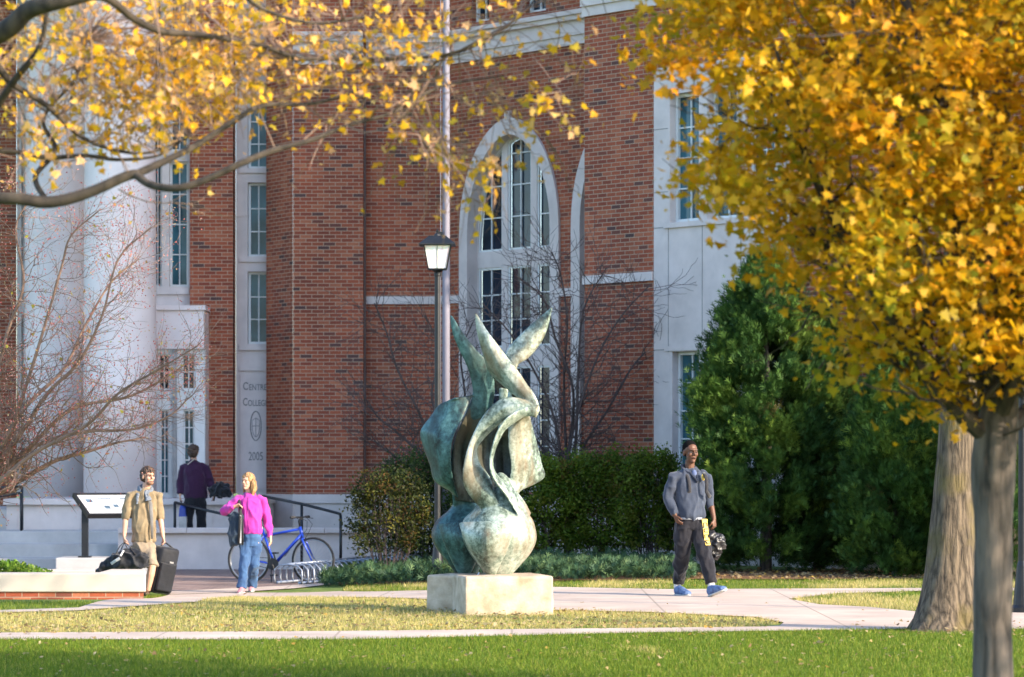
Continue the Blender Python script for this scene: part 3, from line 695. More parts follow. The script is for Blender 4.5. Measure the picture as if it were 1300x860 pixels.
# --- thick mature tree behind the young maple
big = empty('mature_tree', (4.1, 29.5, 0), label='thick furrowed tree trunk flaring at its base, behind the slim maple trunk', cat='tree')
mb = MB(); prof = [(-.15, .50), (0, .40), (.12, .33), (.3, .28), (.6, .235), (1.2, .19), (1.8, .172), (3.2, .165), (6.0, .13)]
n = 40; vs = []
for i in range(61):
    z = -.15+6.15*(i/60)**1.35; r = np.interp(z, [a_ for a_, _ in prof], [b_ for _, b_ in prof]); fl = max(0, 1-z/.7)
    xo = .10*sm(0, 3, z); 
    for k in range(n):
        th = 2*math.pi*k/n
        rr = r*(1+.30*fl*max(0, math.cos(3*th+.6))**2+.10*fl*math.cos(7*th)+.05*noise.noise((math.cos(th)*2.5, math.sin(th)*2.5, z*.9))+.02*noise.noise((math.cos(th)*9, math.sin(th)*9, z*3)))
        vs.append((4.1+xo+rr*math.cos(th), 29.5+rr*math.sin(th), z))
mb.add(vs, [(i*n+k, i*n+(k+1) % n, (i+1)*n+(k+1) % n, (i+1)*n+k) for i in range(60) for k in range(n)])
mb.build('trunk', M['bark_big'], big, smooth=True)
mb = MB(); tips = []
for j in range(7):
    th = j*.9+.3; grow(mb, tips, Vector((4.2, 29.5, 4.8+.25*j)), Vector((math.cos(th), math.sin(th), .75)), 2.4, .11, 3, .008, ratio=.6)
mb.build('branches', M['bark_branch'], big)
YEL = [((.62, .42, .03), 4), ((.70, .36, .04), 3), ((.50, .42, .04), 2), ((.75, .50, .10), 2)]
def leaves_at(name, cen, n, spread, size, pal, parent, T=MAPLE, m='leaf', up=(0, 0, .6), sp=1.0, **k):
    cen = np.array(cen); C = cen[RNG.integers(0, len(cen), n)]+RNG.normal(size=(n, 3))*spread
    a_, b_ = rand_axes(n, up, sp); ax = np.cross(b_, a_)
    return quadmesh(name, C, T, ax, b_, RNG.uniform(.65, 1.2, n)*size, pick(pal, n), M[m], parent, **k)
leaves_at('crown', [tuple(t[0]) for t in tips if t[0].z > 6.2], 16000, .35, .11, YEL, big)

# --- young maple on the right: trunk, limbs, dense orange crown
yt = empty('young_maple', (2.76, 18.0, 0), label='young maple with slim grey trunk and dense golden orange crown, nearest on the right', cat='tree')
def c_(px, py, Y): return tuple(at(px, py, Y))
mb = MB()
limb(mb, [((2.76, 18, -.1), .155), ((2.755, 18, .1), .125), ((2.745, 18, .6), .112), ((2.75, 18, 1.2), .112), ((2.75, 18, 1.55), .128), ((2.765, 18, 1.72), .125), ((2.8, 18, 2.2), .085), ((2.78, 18.05, 3.1), .06), ((2.82, 18, 4.2), .045), ((2.8, 18, 5.4), .02)], 8, 20)
me = mb.mesh('trunk'); me = apply_mods(me, [('SUBSURF', dict(levels=2, render_levels=2))], 'trunk'); smooth_all(me)
displace(me, lambda q: .008*noise.noise((q.x*14, q.y*14, q.z*3))+.004*noise.noise((q.x*40, q.y*40, q.z*11))+.010*max(0, noise.noise((q.x*6, q.y*6, q.z*5))-.25))
tr = obj('trunk', me, M['bark_young'], yt)
mb = MB(); mtips = []
gl = [[(1262, 560, 18, .062), (1215, 520, 17.9, .05), (1170, 460, 17.8, .04), (1110, 370, 17.7, .032), (1050, 260, 17.6, .026), (1010, 160, 17.6, .018), (985, 60, 17.6, .01)],
      [(1262, 545, 18, .055), (1290, 480, 17.8, .045), (1330, 380, 17.7, .035), (1390, 250, 17.7, .02), (1420, 100, 17.7, .01)],
      [(1262, 540, 18, .055), (1240, 440, 18.2, .045), (1215, 330, 18.4, .038), (1200, 200, 18.6, .03), (1190, 60, 18.7, .02), (1180, -80, 18.7, .01)],
      [(1258, 560, 18, .05), (1200, 480, 18.5, .035), (1140, 420, 18.8, .03), (1060, 350, 19.1, .02), (980, 290, 19.3, .01)],
      [(1265, 520, 18, .04), (1225, 300, 17.3, .035), (1200, 130, 17.0, .03), (1150, 0, 16.9, .02)],
      [(1180, 440, 17.8, .03), (1160, 300, 17.3, .025), (1100, 120, 17.1, .02), (1080, -20, 17, .01)],
      [(1270, 560, 18, .05), (1320, 500, 18.6, .035), (1400, 400, 18.9, .02), (1480, 300, 19, .01)]]
for gr in gl:
    pts = limb(mb, [(c_(x, y, Y), r_) for x, y, Y, r_ in gr], 5, 8)
    for i in range(4, len(pts)-1, 2):
        for _ in range(2): grow(mb, mtips, pts[i][0], Vector((random.gauss(0, 1), random.gauss(0, 1), random.gauss(.5, .5))), .55, max(pts[i][1]*.4, .006), 1, .003, up=.04)
mb.build('limbs', M['bark_branch'], yt)
cc = np.array(at(1262, 95, 18)); cen = []
# clumps through the crown volume
rs = random.Random(5); tries = 0
while len(cen) < 640 and tries < 20000:
    tries += 1; v = Vector([rs.uniform(-1, 1) for _ in range(3)])
    if v.length > 1.05: continue
    px = 1262+v.x*442*(1-.16*max(0, -v.z)); py = 95-v.z*430; ydep = 18+v.y*1.75
    low = float(np.interp(px, [820, 850, 880, 930, 970, 1000, 1050, 1100, 1180, 1240], [90, 150, 230, 275, 320, 350, 425, 470, 505, 540]))-22*noise.noise((px*.02, 7, 1))
    if px < 1235 and py > low+rs.uniform(-8, 18): continue
    if px > 1235 and py > 540: continue
    if px < 850 and (py > 300 or py < -120): continue
    cen.append(tuple(at(px, py, ydep)))
pal = [((.68, .36, .008), 6), ((.62, .40, .012), 4), ((.66, .27, .008), 2.5), ((.32, .31, .018), 2.6), ((.80, .50, .05), 1.2), ((.16, .20, .015), 1.3)]
cen = np.array(cen); npc = 84; n = len(cen)*npc
hue = pick(pal, len(cen), .12); C = np.repeat(cen, npc, 0)+RNG.normal(size=(n, 3))*np.array([.13, .13, .10])
cols = .5*np.repeat(hue, npc, 0)+.5*pick(pal, n, .15)
a_, b_ = rand_axes(n, (.2, -.2, .9), .8); b_[:, 2] -= .5; b_ -= (b_*a_).sum(1)[:, None]*a_; b_ /= np.linalg.norm(b_, axis=1)[:, None]; ax = np.cross(b_, a_)
quadmesh('crown', C, MAPLE, ax, b_, RNG.uniform(.35, 1.3, n)*.062, cols, M['leaf'], yt)

# --- maple on the left: trunk outside the frame, limbs reaching in
lt = empty('overhanging_maple', (-4.6, 18.5, 0), label='maple limbs reaching in from the upper left with sparse golden leaves', cat='tree')
mb = MB(); limb(mb, [((-4.6, 18.5, -.1), .3), ((-4.6, 18.5, .3), .22), ((-4.55, 18.4, 2), .19), ((-4.45, 18.2, 4), .16), ((-4.4, 18.2, 6.5), .1), ((-4.4, 18.2, 8), .03)], 8, 18); mb.build('trunk', M['bark_big'], lt, smooth=True)
mb = MB(); tw = MB(); LL = []
lg = [[(-360, 330, 18.4, .09), (-150, 262, 18.2, .06), (0, 252, 18, .050), (62, 257, 18, .048), (112, 245, 18, .044), (160, 224, 18, .040), (178, 221, 18, .036)],
      [(172, 222, 18, .033), (215, 202, 18.1, .028), (250, 184, 18.2, .026), (300, 152, 18.3, .023), (335, 134, 18.4, .020), (400, 131, 18.6, .016), (470, 112, 18.7, .013), (560, 100, 18.8, .009)],
      [(172, 222, 18, .034), (192, 235, 17.9, .031), (225, 239, 17.8, .030), (262, 228, 17.8, .028), (305, 208, 17.8, .026), (350, 190, 17.9, .024), (395, 178, 18, .02), (440, 160, 18.1, .016), (500, 142, 18.3, .013), (560, 110, 18.5, .011), (640, 96, 18.6, .006)],
      [(-380, 180, 18.2, .09), (-120, 90, 17.4, .07), (0, 42, 17, .060), (35, 14, 16.9, .055), (75, 2, 16.8, .048), (150, -12, 16.8, .035), (300, -20, 16.9, .02)],
      [(75, 2, 16.8, .026), (130, -4, 17, .026), (170, 24, 17.2, .024), (205, 40, 17.4, .022), (250, 44, 17.6, .02), (330, 58, 17.8, .016), (380, 74, 18, .014), (440, 74, 18.2, .012), (520, 74, 18.4, .011), (575, 68, 18.5, .011), (615, 52, 18.6, .009), (650, 28, 18.8, .008), (680, 0, 18.9, .006)],
      [(-200, 120, 17.6, .04), (-40, 70, 17.6, .03), (20, 110, 17.7, .022), (60, 135, 17.8, .018), (110, 178, 17.9, .014), (180, 195, 18, .010), (240, 175, 18.1, .006)],
      [(-120, 200, 18, .05), (0, 192, 18, .018), (60, 200, 18, .016), (110, 198, 18, .014), (150, 203, 18, .012), (200, 198, 18, .008), (230, 180, 18.1, .005)],
      [(300, -20, 16.9, .02), (330, 10, 17.5, .012), (400, 30, 17.8, .010), (470, 22, 18, .008), (540, 40, 18.1, .006)],
      [(-150, 262, 18.2, .05), (-40, 180, 17.8, .03), (20, 100, 17.5, .022), (50, 60, 17.4, .018), (60, 10, 17.3, .012)],
      [(60, 257, 18, .02), (45, 225, 18.2, .018), (70, 190, 18.3, .016), (55, 150, 18.4, .013), (95, 100, 18.5, .01), (110, 50, 18.6, .007)]]
lg = [[(x, y, Y-(.7 if i < 3 else 0), r_*(.70 if i < 3 else .9)) for x, y, Y, r_ in gr] for i, gr in enumerate(lg)]
for gr in lg: LL.append(limb(mb, [(c_(x, y, Y), r_) for x, y, Y, r_ in gr], 6, 10))
mb.build('limbs', M['bark_branch'], lt, smooth=True)
allp = [q for l in LL for q in l if -6 < q[0].x/q[0].y*F+CX < 760]
ap = np.array([tuple(q[0]) for q in allp]); tips = []
def dens(px, py):
    d = math.exp(-((px-225)/150)**2-((py-92)/75)**2)*1.2+.20*math.exp(-((px-440)/150)**2-((py-60)/65)**2)+.10*math.exp(-((px-640)/90)**2-((py-70)/60)**2)+.15*math.exp(-((px-30)/60)**2-((py-130)/100)**2)
    d += .25*math.exp(-((px-530)/40)**2-((py-160)/30)**2)+.35*math.exp(-((px-590)/30)**2-((py-195)/22)**2)
    return d
nt_ = 0; lc = []
while nt_ < 380:
    px, py = random.uniform(-60, 740), random.uniform(-60, 235)
    if random.random() > dens(px, py)+.02: continue
    if py > 238-.30*px+random.gauss(0, 8) and px < 400 and not (px > 80 and px < 130): continue
    Y = 18.4+random.gauss(0, .6); p = at(px, py, Y); i = np.argmin(((ap-np.array(p))**2).sum(1)); s_ = Vector(ap[i]); nt_ += 1
    dist = (p-s_).length; mid = s_.lerp(p, .5)+Vector([random.gauss(0, .12*dist) for _ in range(3)])+Vector((-.12*dist, 0, .1*dist))
    q = crom([tuple(s_), tuple(mid), tuple(p)], 4); rr = np.linspace(min(.012, allp[i][1]*.6, .003+.006*dist), .002, len(q)); tw.tube([Vector(v) for v in q], list(rr), 4, cap=False)
    dd = (p-mid).normalized()
    for _ in range(random.randint(2, 4)):
        L = random.uniform(.12, .35); e = (dd+Vector([random.gauss(0, .6) for _ in range(3)])).normalized(); p2 = p+e*L*.5+Vector([random.gauss(0, .02) for _ in range(3)]); p3 = p+e*L
        tw.tube([p, p2, p3], [.0028, .0022, .0015], 3, cap=False)
        lc += [tuple(p3), tuple(p2), tuple(p.lerp(p3, random.random()))]
    if px > 380:                                 # finer bare twigs far out on the limbs
        grow(tw, tips, p, dd, .35, .004, 1, .0016, up=.0, split=(2, 3))
for l in LL[1:3]+LL[4:5]:
    for q, r_ in l[::2]:
        if q.x/q.y*F+CX > 330 and random.random() < .55: grow(tw, tips, q, Vector((random.gauss(.8, .5), random.gauss(0, .6), random.gauss(.1, .6))), .5, .006, 1, .0018, up=.02, split=(2, 4))
grow(tw, tips, at(150, 240, 18), Vector((1, 0, -.45)), .45, .005, 1, .002, up=.12)
tw.build('twigs', M['bark_red'], lt)
lc = np.array(lc); n = 3300; C = lc[RNG.integers(0, len(lc), n)]+RNG.normal(size=(n, 3))*.04
t2 = np.array([tuple(t[0]) for t in tips]); n2 = 420; C = np.vstack([C, t2[RNG.integers(0, len(t2), n2)]]); n += n2
a_, b_ = rand_axes(n, (.3, -.4, .35), 1.0); b_[:, 2] -= .8; b_ -= (b_*a_).sum(1)[:, None]*a_; b_ /= np.linalg.norm(b_, axis=1)[:, None]
quadmesh('leaves', C, MAPLE, np.cross(b_, a_), b_, RNG.uniform(.4, 1.2, n)*.055, pick([((.80, .46, .02), 5), ((.74, .36, .02), 3), ((.84, .54, .16), 2), ((.50, .36, .03), 1.2), ((.72, .42, .2), 1.6)], n), M['leaf'], lt)

# --- red-budded small tree at the far left
rb = empty('red_budded_tree', (-6.9, 37.0, g(-6.9, 37)), label='small bare tree with pink red twigs spreading from the left edge', cat='tree')
mb = MB(); tips = []; base = Vector((-6.9, 37, g(-6.9, 37)))
mb.tube([base-Vector((0, 0, .1)), base+Vector((.02, 0, .3)), base+Vector((.1, 0, .6))], [.12, .10, .085], 12)
o_ = base+Vector((.1, 0, .6))
gd = [[(-30, 640), (20, 585), (60, 560), (110, 548), (170, 545), (215, 528), (240, 505)], [(-30, 620), (8, 560), (30, 500), (55, 420), (78, 340), (90, 300), (125, 268)], [(-20, 600), (30, 520), (80, 470), (105, 420), (140, 360), (175, 330)],
      [(-30, 640), (40, 578), (110, 540), (150, 500), (200, 470), (250, 440)], [(-30, 600), (-10, 500), (10, 420), (30, 360), (20, 290), (40, 250)], [(-30, 620), (20, 560), (60, 500), (100, 460), (130, 400), (150, 330), (190, 290)], [(-20, 640), (60, 590), (110, 574), (150, 562), (185, 556)],
      [(-60, 600), (-80, 500), (-60, 400), (-20, 330)], [(-30, 620), (30, 575), (90, 520), (160, 505), (210, 480), (245, 455)]]
for i, gr in enumerate(gd):
    dY = (-1)**i*.25*(i % 4); pp = [(tuple(o_), .04)]+[(c_(x, y, 37+dY*(k+1)/3), 0.026*(1-k/len(gr))**1.1+.004) for k, (x, y) in enumerate(gr)]
    pts = limb(mb, pp, 5, 7)
    for j in range(6, len(pts)):
        for _ in range(2): grow(mb, tips, pts[j][0], Vector((random.gauss(.55, .5), random.gauss(0, .6), random.gauss(.35, .5))), .42, max(pts[j][1]*.35, .004), 1, .0016, up=.06, ang=.55, split=(2, 4))
mb.build('branches', M['bark_red'], rb)
tp = np.array([tuple(t[0]) for t in tips]); tp = tp[(tp[:, 0]/tp[:, 1]*F+CX) < 262]; tp = tp[~(((tp[:, 0]/tp[:, 1]*F+CX) > 205) & (tp[:, 2] < EYE+(HZ-520)/F*37))]; n = 12000; C = tp[RNG.integers(0, len(tp), n)]+RNG.normal(size=(n, 3))*.05
a_, b_ = rand_axes(n)
quadmesh('buds', C, OVAL, np.cross(b_, a_), b_, RNG.uniform(.5, 1.2, n)*.026, pick([((.62, .17, .14), 4), ((.72, .34, .26), 4), ((.5, .10, .08), 1.5), ((.55, .40, .2), 2)], n), M['leaf'], rb)
n = 150; C = tp[RNG.integers(0, len(tp), n)]; a_, b_ = rand_axes(n)
quadmesh('leaves', C, MAPLE, np.cross(b_, a_), b_, RNG.uniform(.5, 1.1, n)*.055, pick([((.5, .42, .06), 3), ((.6, .35, .1), 2)], n), M['leaf'], rb)

# --- bare trees against the wall
def bare(loc, guides, Yb, label, lev=2, k=.0035):
    t = empty('bare_tree', loc, label=label, cat='tree', group='leafless trees against the brick wall')
    mb = MB(); tips = []; o_ = Vector(loc)
    for i, gr in enumerate(guides):
        pp = [(tuple(o_+Vector((random.uniform(-.08, .08), random.uniform(-.08, .08), -.05))), .03)]+[(c_(x, y, Yb+.15*((i % 5)-2)*(j+1)/3), .021*(1-j/len(gr))**.9+.005) for j, (x, y) in enumerate(gr)]
        pts = limb(mb, pp, 5, 7)
        for j in range(5, len(pts)-1, 1):
            sgn = 1 if pts[j][0].x > loc[0] else -1
            for _q in range(2): grow(mb, tips, pts[j][0], Vector((random.gauss(.35*sgn, .7), random.gauss(0, .45), random.gauss(.45, .5))), .62, max(pts[j][1]*.4, .007), lev-1, k, up=.05, ang=.5, split=(2, 4), wob=.2)
    mb.build('branches', M['bark_grey'], t)
Yb = 49.6
bare((at(722, 700, Yb).x, Yb, -.02), [[(724, 640), (722, 580), (735, 520), (760, 450), (790, 400), (825, 362)], [(718, 640), (712, 580), (700, 520), (672, 460), (645, 420), (612, 385)], [(722, 620), (718, 560), (716, 480), (720, 410), (712, 350), (700, 320)], [(728, 630), (740, 570), (772, 520), (800, 470), (835, 430)], [(716, 640), (700, 590), (668, 540), (640, 500), (610, 470)], [(726, 620), (732, 540), (735, 450), (742, 390), (770, 340)], [(720, 600), (728, 500), (705, 430), (690, 380), (655, 350)]], Yb, 'leafless multi stemmed tree against the arched window, right of the sculpture')
bare((at(560, 700, 50).x, 50, -.2), [[(560, 620), (552, 570), (530, 520), (505, 470), (490, 420), (475, 385)], [(566, 620), (562, 560), (548, 500), (560, 450), (540, 400)], [(556, 620), (540, 585), (505, 550), (480, 530), (468, 510)], [(566, 620), (575, 560), (590, 510), (585, 450), (600, 410)], [(560, 630), (530, 600), (495, 575), (475, 560)]], 50, 'leafless tree against the plain brick wall, left of the sculpture', lev=2, k=.003)

# --- evergreens
def evergreen(px, Y, top, wpx, label, seed, n=15000, base=None):
    rs = np.random.default_rng(seed); X = (px-CX)/F*Y; H = EYE+(HZ-top)/F*Y; wr = wpx/2/F*Y
    t = empty('arborvitae', (X, Y, 0), label=label, cat='evergreen', group='tall evergreens against the building')
    mb = MB(); mb.tube([(X, Y, -.05), (X+.02, Y, H*.5), (X, Y, H*.93)], [.09, .06, .015], 8)
    mb.build('trunk', M['bark_young'], t)
    nb = 420; z = rs.uniform(0, 1, nb)**.9; th = rs.uniform(0, 2*math.pi, nb)
    prof = lambda q: np.interp(q, [0, .06, .25, .5, .7, .85, .95, 1], [.80, .92, 1, .86, .62, .40, .20, .03])
    lump = np.array([1+.24*noise.noise((math.cos(a_)*1.6+seed, math.sin(a_)*1.6, q*4)) for a_, q in zip(th, z)])
    rad = wr*prof(z)*lump
    A0 = np.column_stack([X+.25*rad*np.cos(th), Y+.25*rad*np.sin(th), .1+z*H*.92]); rad2 = rad*rs.uniform(.72, 1.06, nb)
    B0 = np.column_stack([X+rad2*np.cos(th), Y+rad2*np.sin(th), .1+z*H*.92+.35*(1-z*.4)*np.minimum(1, z*5)])
    i = rs.integers(0, nb, n); f = rs.beta(2.6, 1.1, n)[:, None]; C = A0[i]*(1-f)+B0[i]*f+rs.normal(size=(n, 3))*np.array([.075, .075, .08])
    d = B0[i]-A0[i]; d /= np.linalg.norm(d, axis=1)[:, None]; b_ = d+rs.normal(size=(n, 3))*.42+np.array([0, 0, .9]); b_ /= np.linalg.norm(b_, axis=1)[:, None]
    tang = np.column_stack([-np.sin(th[i]), np.cos(th[i]), 0*th[i]]); a_ = tang+rs.normal(size=(n, 3))*.7; a_ -= (a_*b_).sum(1)[:, None]*b_; a_ /= np.linalg.norm(a_, axis=1)[:, None]
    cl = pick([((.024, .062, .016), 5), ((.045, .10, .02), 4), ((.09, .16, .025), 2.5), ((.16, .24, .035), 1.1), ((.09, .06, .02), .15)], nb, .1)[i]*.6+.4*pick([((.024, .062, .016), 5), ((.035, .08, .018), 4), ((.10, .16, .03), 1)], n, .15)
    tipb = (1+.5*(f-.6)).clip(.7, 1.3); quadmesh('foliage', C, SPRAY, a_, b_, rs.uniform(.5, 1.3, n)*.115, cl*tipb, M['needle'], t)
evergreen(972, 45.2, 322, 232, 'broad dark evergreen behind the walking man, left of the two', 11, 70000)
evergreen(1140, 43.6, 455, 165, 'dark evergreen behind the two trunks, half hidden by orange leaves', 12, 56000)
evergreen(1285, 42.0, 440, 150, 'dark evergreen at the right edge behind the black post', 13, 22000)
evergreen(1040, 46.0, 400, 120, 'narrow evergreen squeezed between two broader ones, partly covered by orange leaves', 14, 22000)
# --- shrubs
def shrub(px, Y, top, wpx, zb, pal, label, seed, n=9000, cut=.25, grp='hedge shrubs along the wall', dep=.7, size=.052):
    rs = np.random.default_rng(seed); X = (px-CX)/F*Y; H = EYE+(HZ-top)/F*Y-zb; wr = wpx/2/F*Y
    t = empty('shrub', (X, Y, zb), label=label, cat='shrub', group=grp)
    mb = MB(); st = []
    for j in range(26):
        th = rs.uniform(0, 6.28); r_ = rs.uniform(.1, .85)*wr; e = Vector((X+r_*math.cos(th), Y+r_*dep*math.sin(th), zb+H*rs.uniform(.45, .85))); s_ = Vector((X+.35*r_*math.cos(th), Y+.3*r_*math.sin(th), zb-.04)); m_ = s_.lerp(e, .45)+Vector((rs.normal()*.06, rs.normal()*.06, .05))
        mb.tube([s_, m_, e], [.014, .009, .004], 4, cap=False); st.append(e)
        for _ in range(3):
            q = m_.lerp(e, rs.uniform(0, .8)); mb.tube([q, q+Vector((rs.normal()*.14, rs.normal()*.12, abs(rs.normal())*.2+.05))], [.005, .002], 3, cap=False)
    mb.build('stems', M['bark_grey'], t)
    nc = 170; th = rs.uniform(0, 6.28, nc); z = rs.uniform(cut, 1, nc); rr = np.sqrt(np.clip(1-((z-.5)/.62)**2*.75, .05, 1))*rs.uniform(.45, 1, nc)
    lump = np.array([1+.22*noise.noise((math.cos(a_)*1.5+seed, math.sin(a_)*1.5, q*3)) for a_, q in zip(th, z)])
    cen = np.column_stack([X+wr*rr*lump*np.cos(th), Y+wr*dep*rr*lump*np.sin(th), zb+H*z*(.93+.09*lump-.06)])
    hue = pick(pal, nc, .1); i = rs.integers(0, nc, n); C = cen[i]+rs.normal(size=(n, 3))*.075
    a_, b_ = rand_axes(n, (0, -.2, .6), .9); quadmesh('foliage', C, OVAL, np.cross(b_, a_), b_, rs.uniform(.6, 1.2, n)*size, .6*hue[i]+.4*pick(pal, n, .2), M['leaf'], t)
YG = [((.04, .06, .012), 5), ((.09, .10, .015), 2.5), ((.025, .035, .01), 5), ((.22, .19, .03), 1.2), ((.16, .07, .03), .7)]
DG = [((.03, .06, .018), 4), ((.05, .09, .02), 3), ((.09, .12, .02), 1)]
GR = [((.07, .14, .012), 4), ((.15, .22, .018), 4), ((.04, .06, .01), 2), ((.20, .22, .03), 1.2), ((.2, .09, .03), .4)]
shrub(492, 46.6, 598, 108, -.14, YG, 'loose yellow green shrub with bare lower twigs, left of the lamp post', 21, 7000, .3)
shrub(530, 48.2, 572, 95, -.1, DG, 'dark green shrub behind the lamp post', 22, 9000, .2)
shrub(610, 47.6, 590, 110, -.05, DG, 'dark shrub directly behind the sculpture', 23, 7000, .2)
shrub(690, 47.2, 582, 100, 0, GR, 'green hedge shrub just right of the sculpture', 24, 15000, .16)
shrub(760, 47.3, 574, 105, 0, GR, 'middle hedge shrub with bare stems below its leaves', 25, 15000, .18)
shrub(826, 46.8, 570, 90, 0, GR, 'bright hedge shrub next to the walking man', 26, 15000, .2)
# juniper ground cover
def cover(poly, n, label, pal, h=.16):
    P = worldpoly(poly); xs = [p[0] for p in P]; ys = [p[1] for p in P]
    pts = np.column_stack([RNG.uniform(min(xs), max(xs), n*3), RNG.uniform(min(ys), max(ys), n*3)]); pts = pts[inpoly(pts, P)][:n]; n = len(pts)
    z = np.array([g(a_, b_)+h*(.65+.6*noise.noise((a_*1.7, b_*1.7, 0)))*random.random()**.6 for a_, b_ in pts]); C = np.column_stack([pts, z])
    b_ = RNG.normal(size=(n, 3))*.6+np.array([0, -.2, .6]); b_ /= np.linalg.norm(b_, axis=1)[:, None]; a_ = RNG.normal(size=(n, 3)); a_ -= (a_*b_).sum(1)[:, None]*b_; a_ /= np.linalg.norm(a_, axis=1)[:, None]
    quadmesh('ground_cover', C, SPRAY, a_, b_, RNG.uniform(.6, 1.3, n)*.11, pick(pal, n), M['needle'], kind='stuff', label=label, cat='ground cover')
cover([(405, 746), (435, 733), (500, 726), (880, 726), (880, 737), (700, 739), (560, 741), (470, 745)], 16000, 'low blue green ground cover below the hedge', [((.03, .07, .035), 4), ((.05, .10, .045), 3), ((.08, .13, .05), 1)], .27)

# --- tall maple beside the camera's right edge: it shades the slim maple and bands the lawn
sh = empty('shade_maple', (10.3, 15.5, 0), label='tall maple at the right outside the picture that throws the lawn shadows', cat='tree')
mb = MB(); limb(mb, [((10.3, 15.5, -.1), .3), ((10.3, 15.5, .4), .22), ((10.3, 15.5, 3), .18), ((10.3, 15.5, 7), .1), ((10.3, 15.5, 9.5), .03)], 5, 14); mb.build('trunk', M['bark_big'], sh, smooth=True)
mb = MB(); tips = []
for j in range(16): grow(mb, tips, Vector((10.3, 15.5, 2.2+.42*j)), Vector((math.cos(j*2.4), math.sin(j*2.4), .5)), 1.7-.04*j, .06, 2, .006, ratio=.6)
mb.build('limbs', M['bark_branch'], sh)
leaves_at('crown', [tuple(t[0]) for t in tips], 17000, .30, .12, YEL, sh)
# ------------------------------------------------------------------ lamp posts
def lamp(px, Y, label):
    X = (px-CX)/F*Y; z0 = g(X, Y); t = empty('street_lamp', (X, Y, z0), label=label, cat='street lamp', group='black lamp posts with square lanterns')
    H = 4.26
    mb = MB(); mb.lathe((X, Y, z0), [(.13, -.05), (.13, .06), (.10, .09), (.085, .25), (.06, .5), (.046, .55), (.043, 2.0), (.041, H), (.05, H+.01), (.05, H+.05), (.03, H+.07)], 20); mb.build('post', M['black_metal'], t, smooth=False)
    zb = z0+H+.10; zt = zb+.33; rb, rt_ = .125, .185
    mb = MB(); mb.lathe((X, Y, zb-.05), [(.03, 0), (.07, .03), (rb*.9, .05)], 4)
    def ring(r, z): return [Vector((X+r*c_[0], Y+r*c_[1], z)) for c_ in ((-1, -1), (1, -1), (1, 1), (-1, 1))]
    A_, B_ = ring(rb, zb), ring(rt_, zt)
    for i in range(4):
        mb.tube([A_[i], B_[i]], .011, 4); mb.tube([A_[i], A_[(i+1) % 4]], .011, 4); mb.tube([B_[i], B_[(i+1) % 4]], .013, 4)
        m0 = (A_[i]+A_[(i+1) % 4])/2; m1 = (B_[i]+B_[(i+1) % 4])/2; mb.tube([m0, m1], .004, 4)
    mb.build('lantern_frame', M['black_metal'], t)
    mb = MB(); a2, b2 = ring(rb-.006, zb+.005), ring(rt_-.006, zt-.005); mb.add(a2+b2, [(i, (i+1) % 4, 4+(i+1) % 4, 4+i) for i in range(4)]+[(3, 2, 1, 0), (4, 5, 6, 7)]); mb.build('lantern_glass', M['lampglass'], t)
    mb = MB()
    lv = [(.25, zt), (.25, zt+.018), (.13, zt+.12), (.125, zt+.13)]
    vs = [v for r_, z in lv for v in ring(r_, z)]; mb.add(vs, [(j*4+i, j*4+(i+1) % 4, (j+1)*4+(i+1) % 4, (j+1)*4+i) for j in range(3) for i in range(4)]+[(3, 2, 1, 0), (12, 13, 14, 15)])
    mb.lathe((X, Y, zt+.13), [(.05, 0), (.045, .03), (.018, .05), (.022, .08), (.006, .10)], 12); mb.build('lantern_roof', M['black_metal'], t)
m_, nt_m, b_m = newmat('lantern_glass'); b_m.inputs['Base Color'].default_value = (.85, .85, .83, 1); b_m.inputs['Roughness'].default_value = .25; b_m.inputs['Subsurface Weight'].default_value = .3; b_m.inputs['Emission Color'].default_value = (1, .96, .9, 1); b_m.inputs['Emission Strength'].default_value = .0; M['lampglass'] = m_
lamp(555.5, 44, 'black lamp post with a white glass lantern standing behind the sculpture')
lamp(1298, 33, 'black lamp post at the right edge beside the slim maple, lantern hidden by leaves')
# flagpole
t = empty('flagpole', (at(566, 0, 48).x, 48, g(-1, 48)), label='tall pale flagpole rising past the arched window behind the lamp', cat='flagpole')
mb = MB(); X = at(566.5, 0, 48).x; z0 = g(X, 48); mb.lathe((X, 48, z0), [(.060, .0), (.058, 4), (.055, 8), (.045, 13)], 20); mb.build('pole', M['white_metal'], t, smooth=True)
mb = MB(); mb.lathe((X, 48, z0), [(.18, -.05), (.18, .05), (.13, .12), (.08, .16)], 20); mb.build('base', M['white_metal'], t)
mb = MB(); mb.tube([(X-.085, 47.93, z0+1.5), (X-.085, 47.93, 12.9)], .006, 5); mb.tube([(X-.11, 47.93, z0+1.6), (X-.06, 47.93, z0+1.45)], .012, 6); mb.build('halyard', M['white_metal'], t)
mb = MB(); mb.box((X-.10, 47.95, at(0, 297, 48).z), (.09, .06, .05)); mb.build('cleat', M['black_metal'], t)
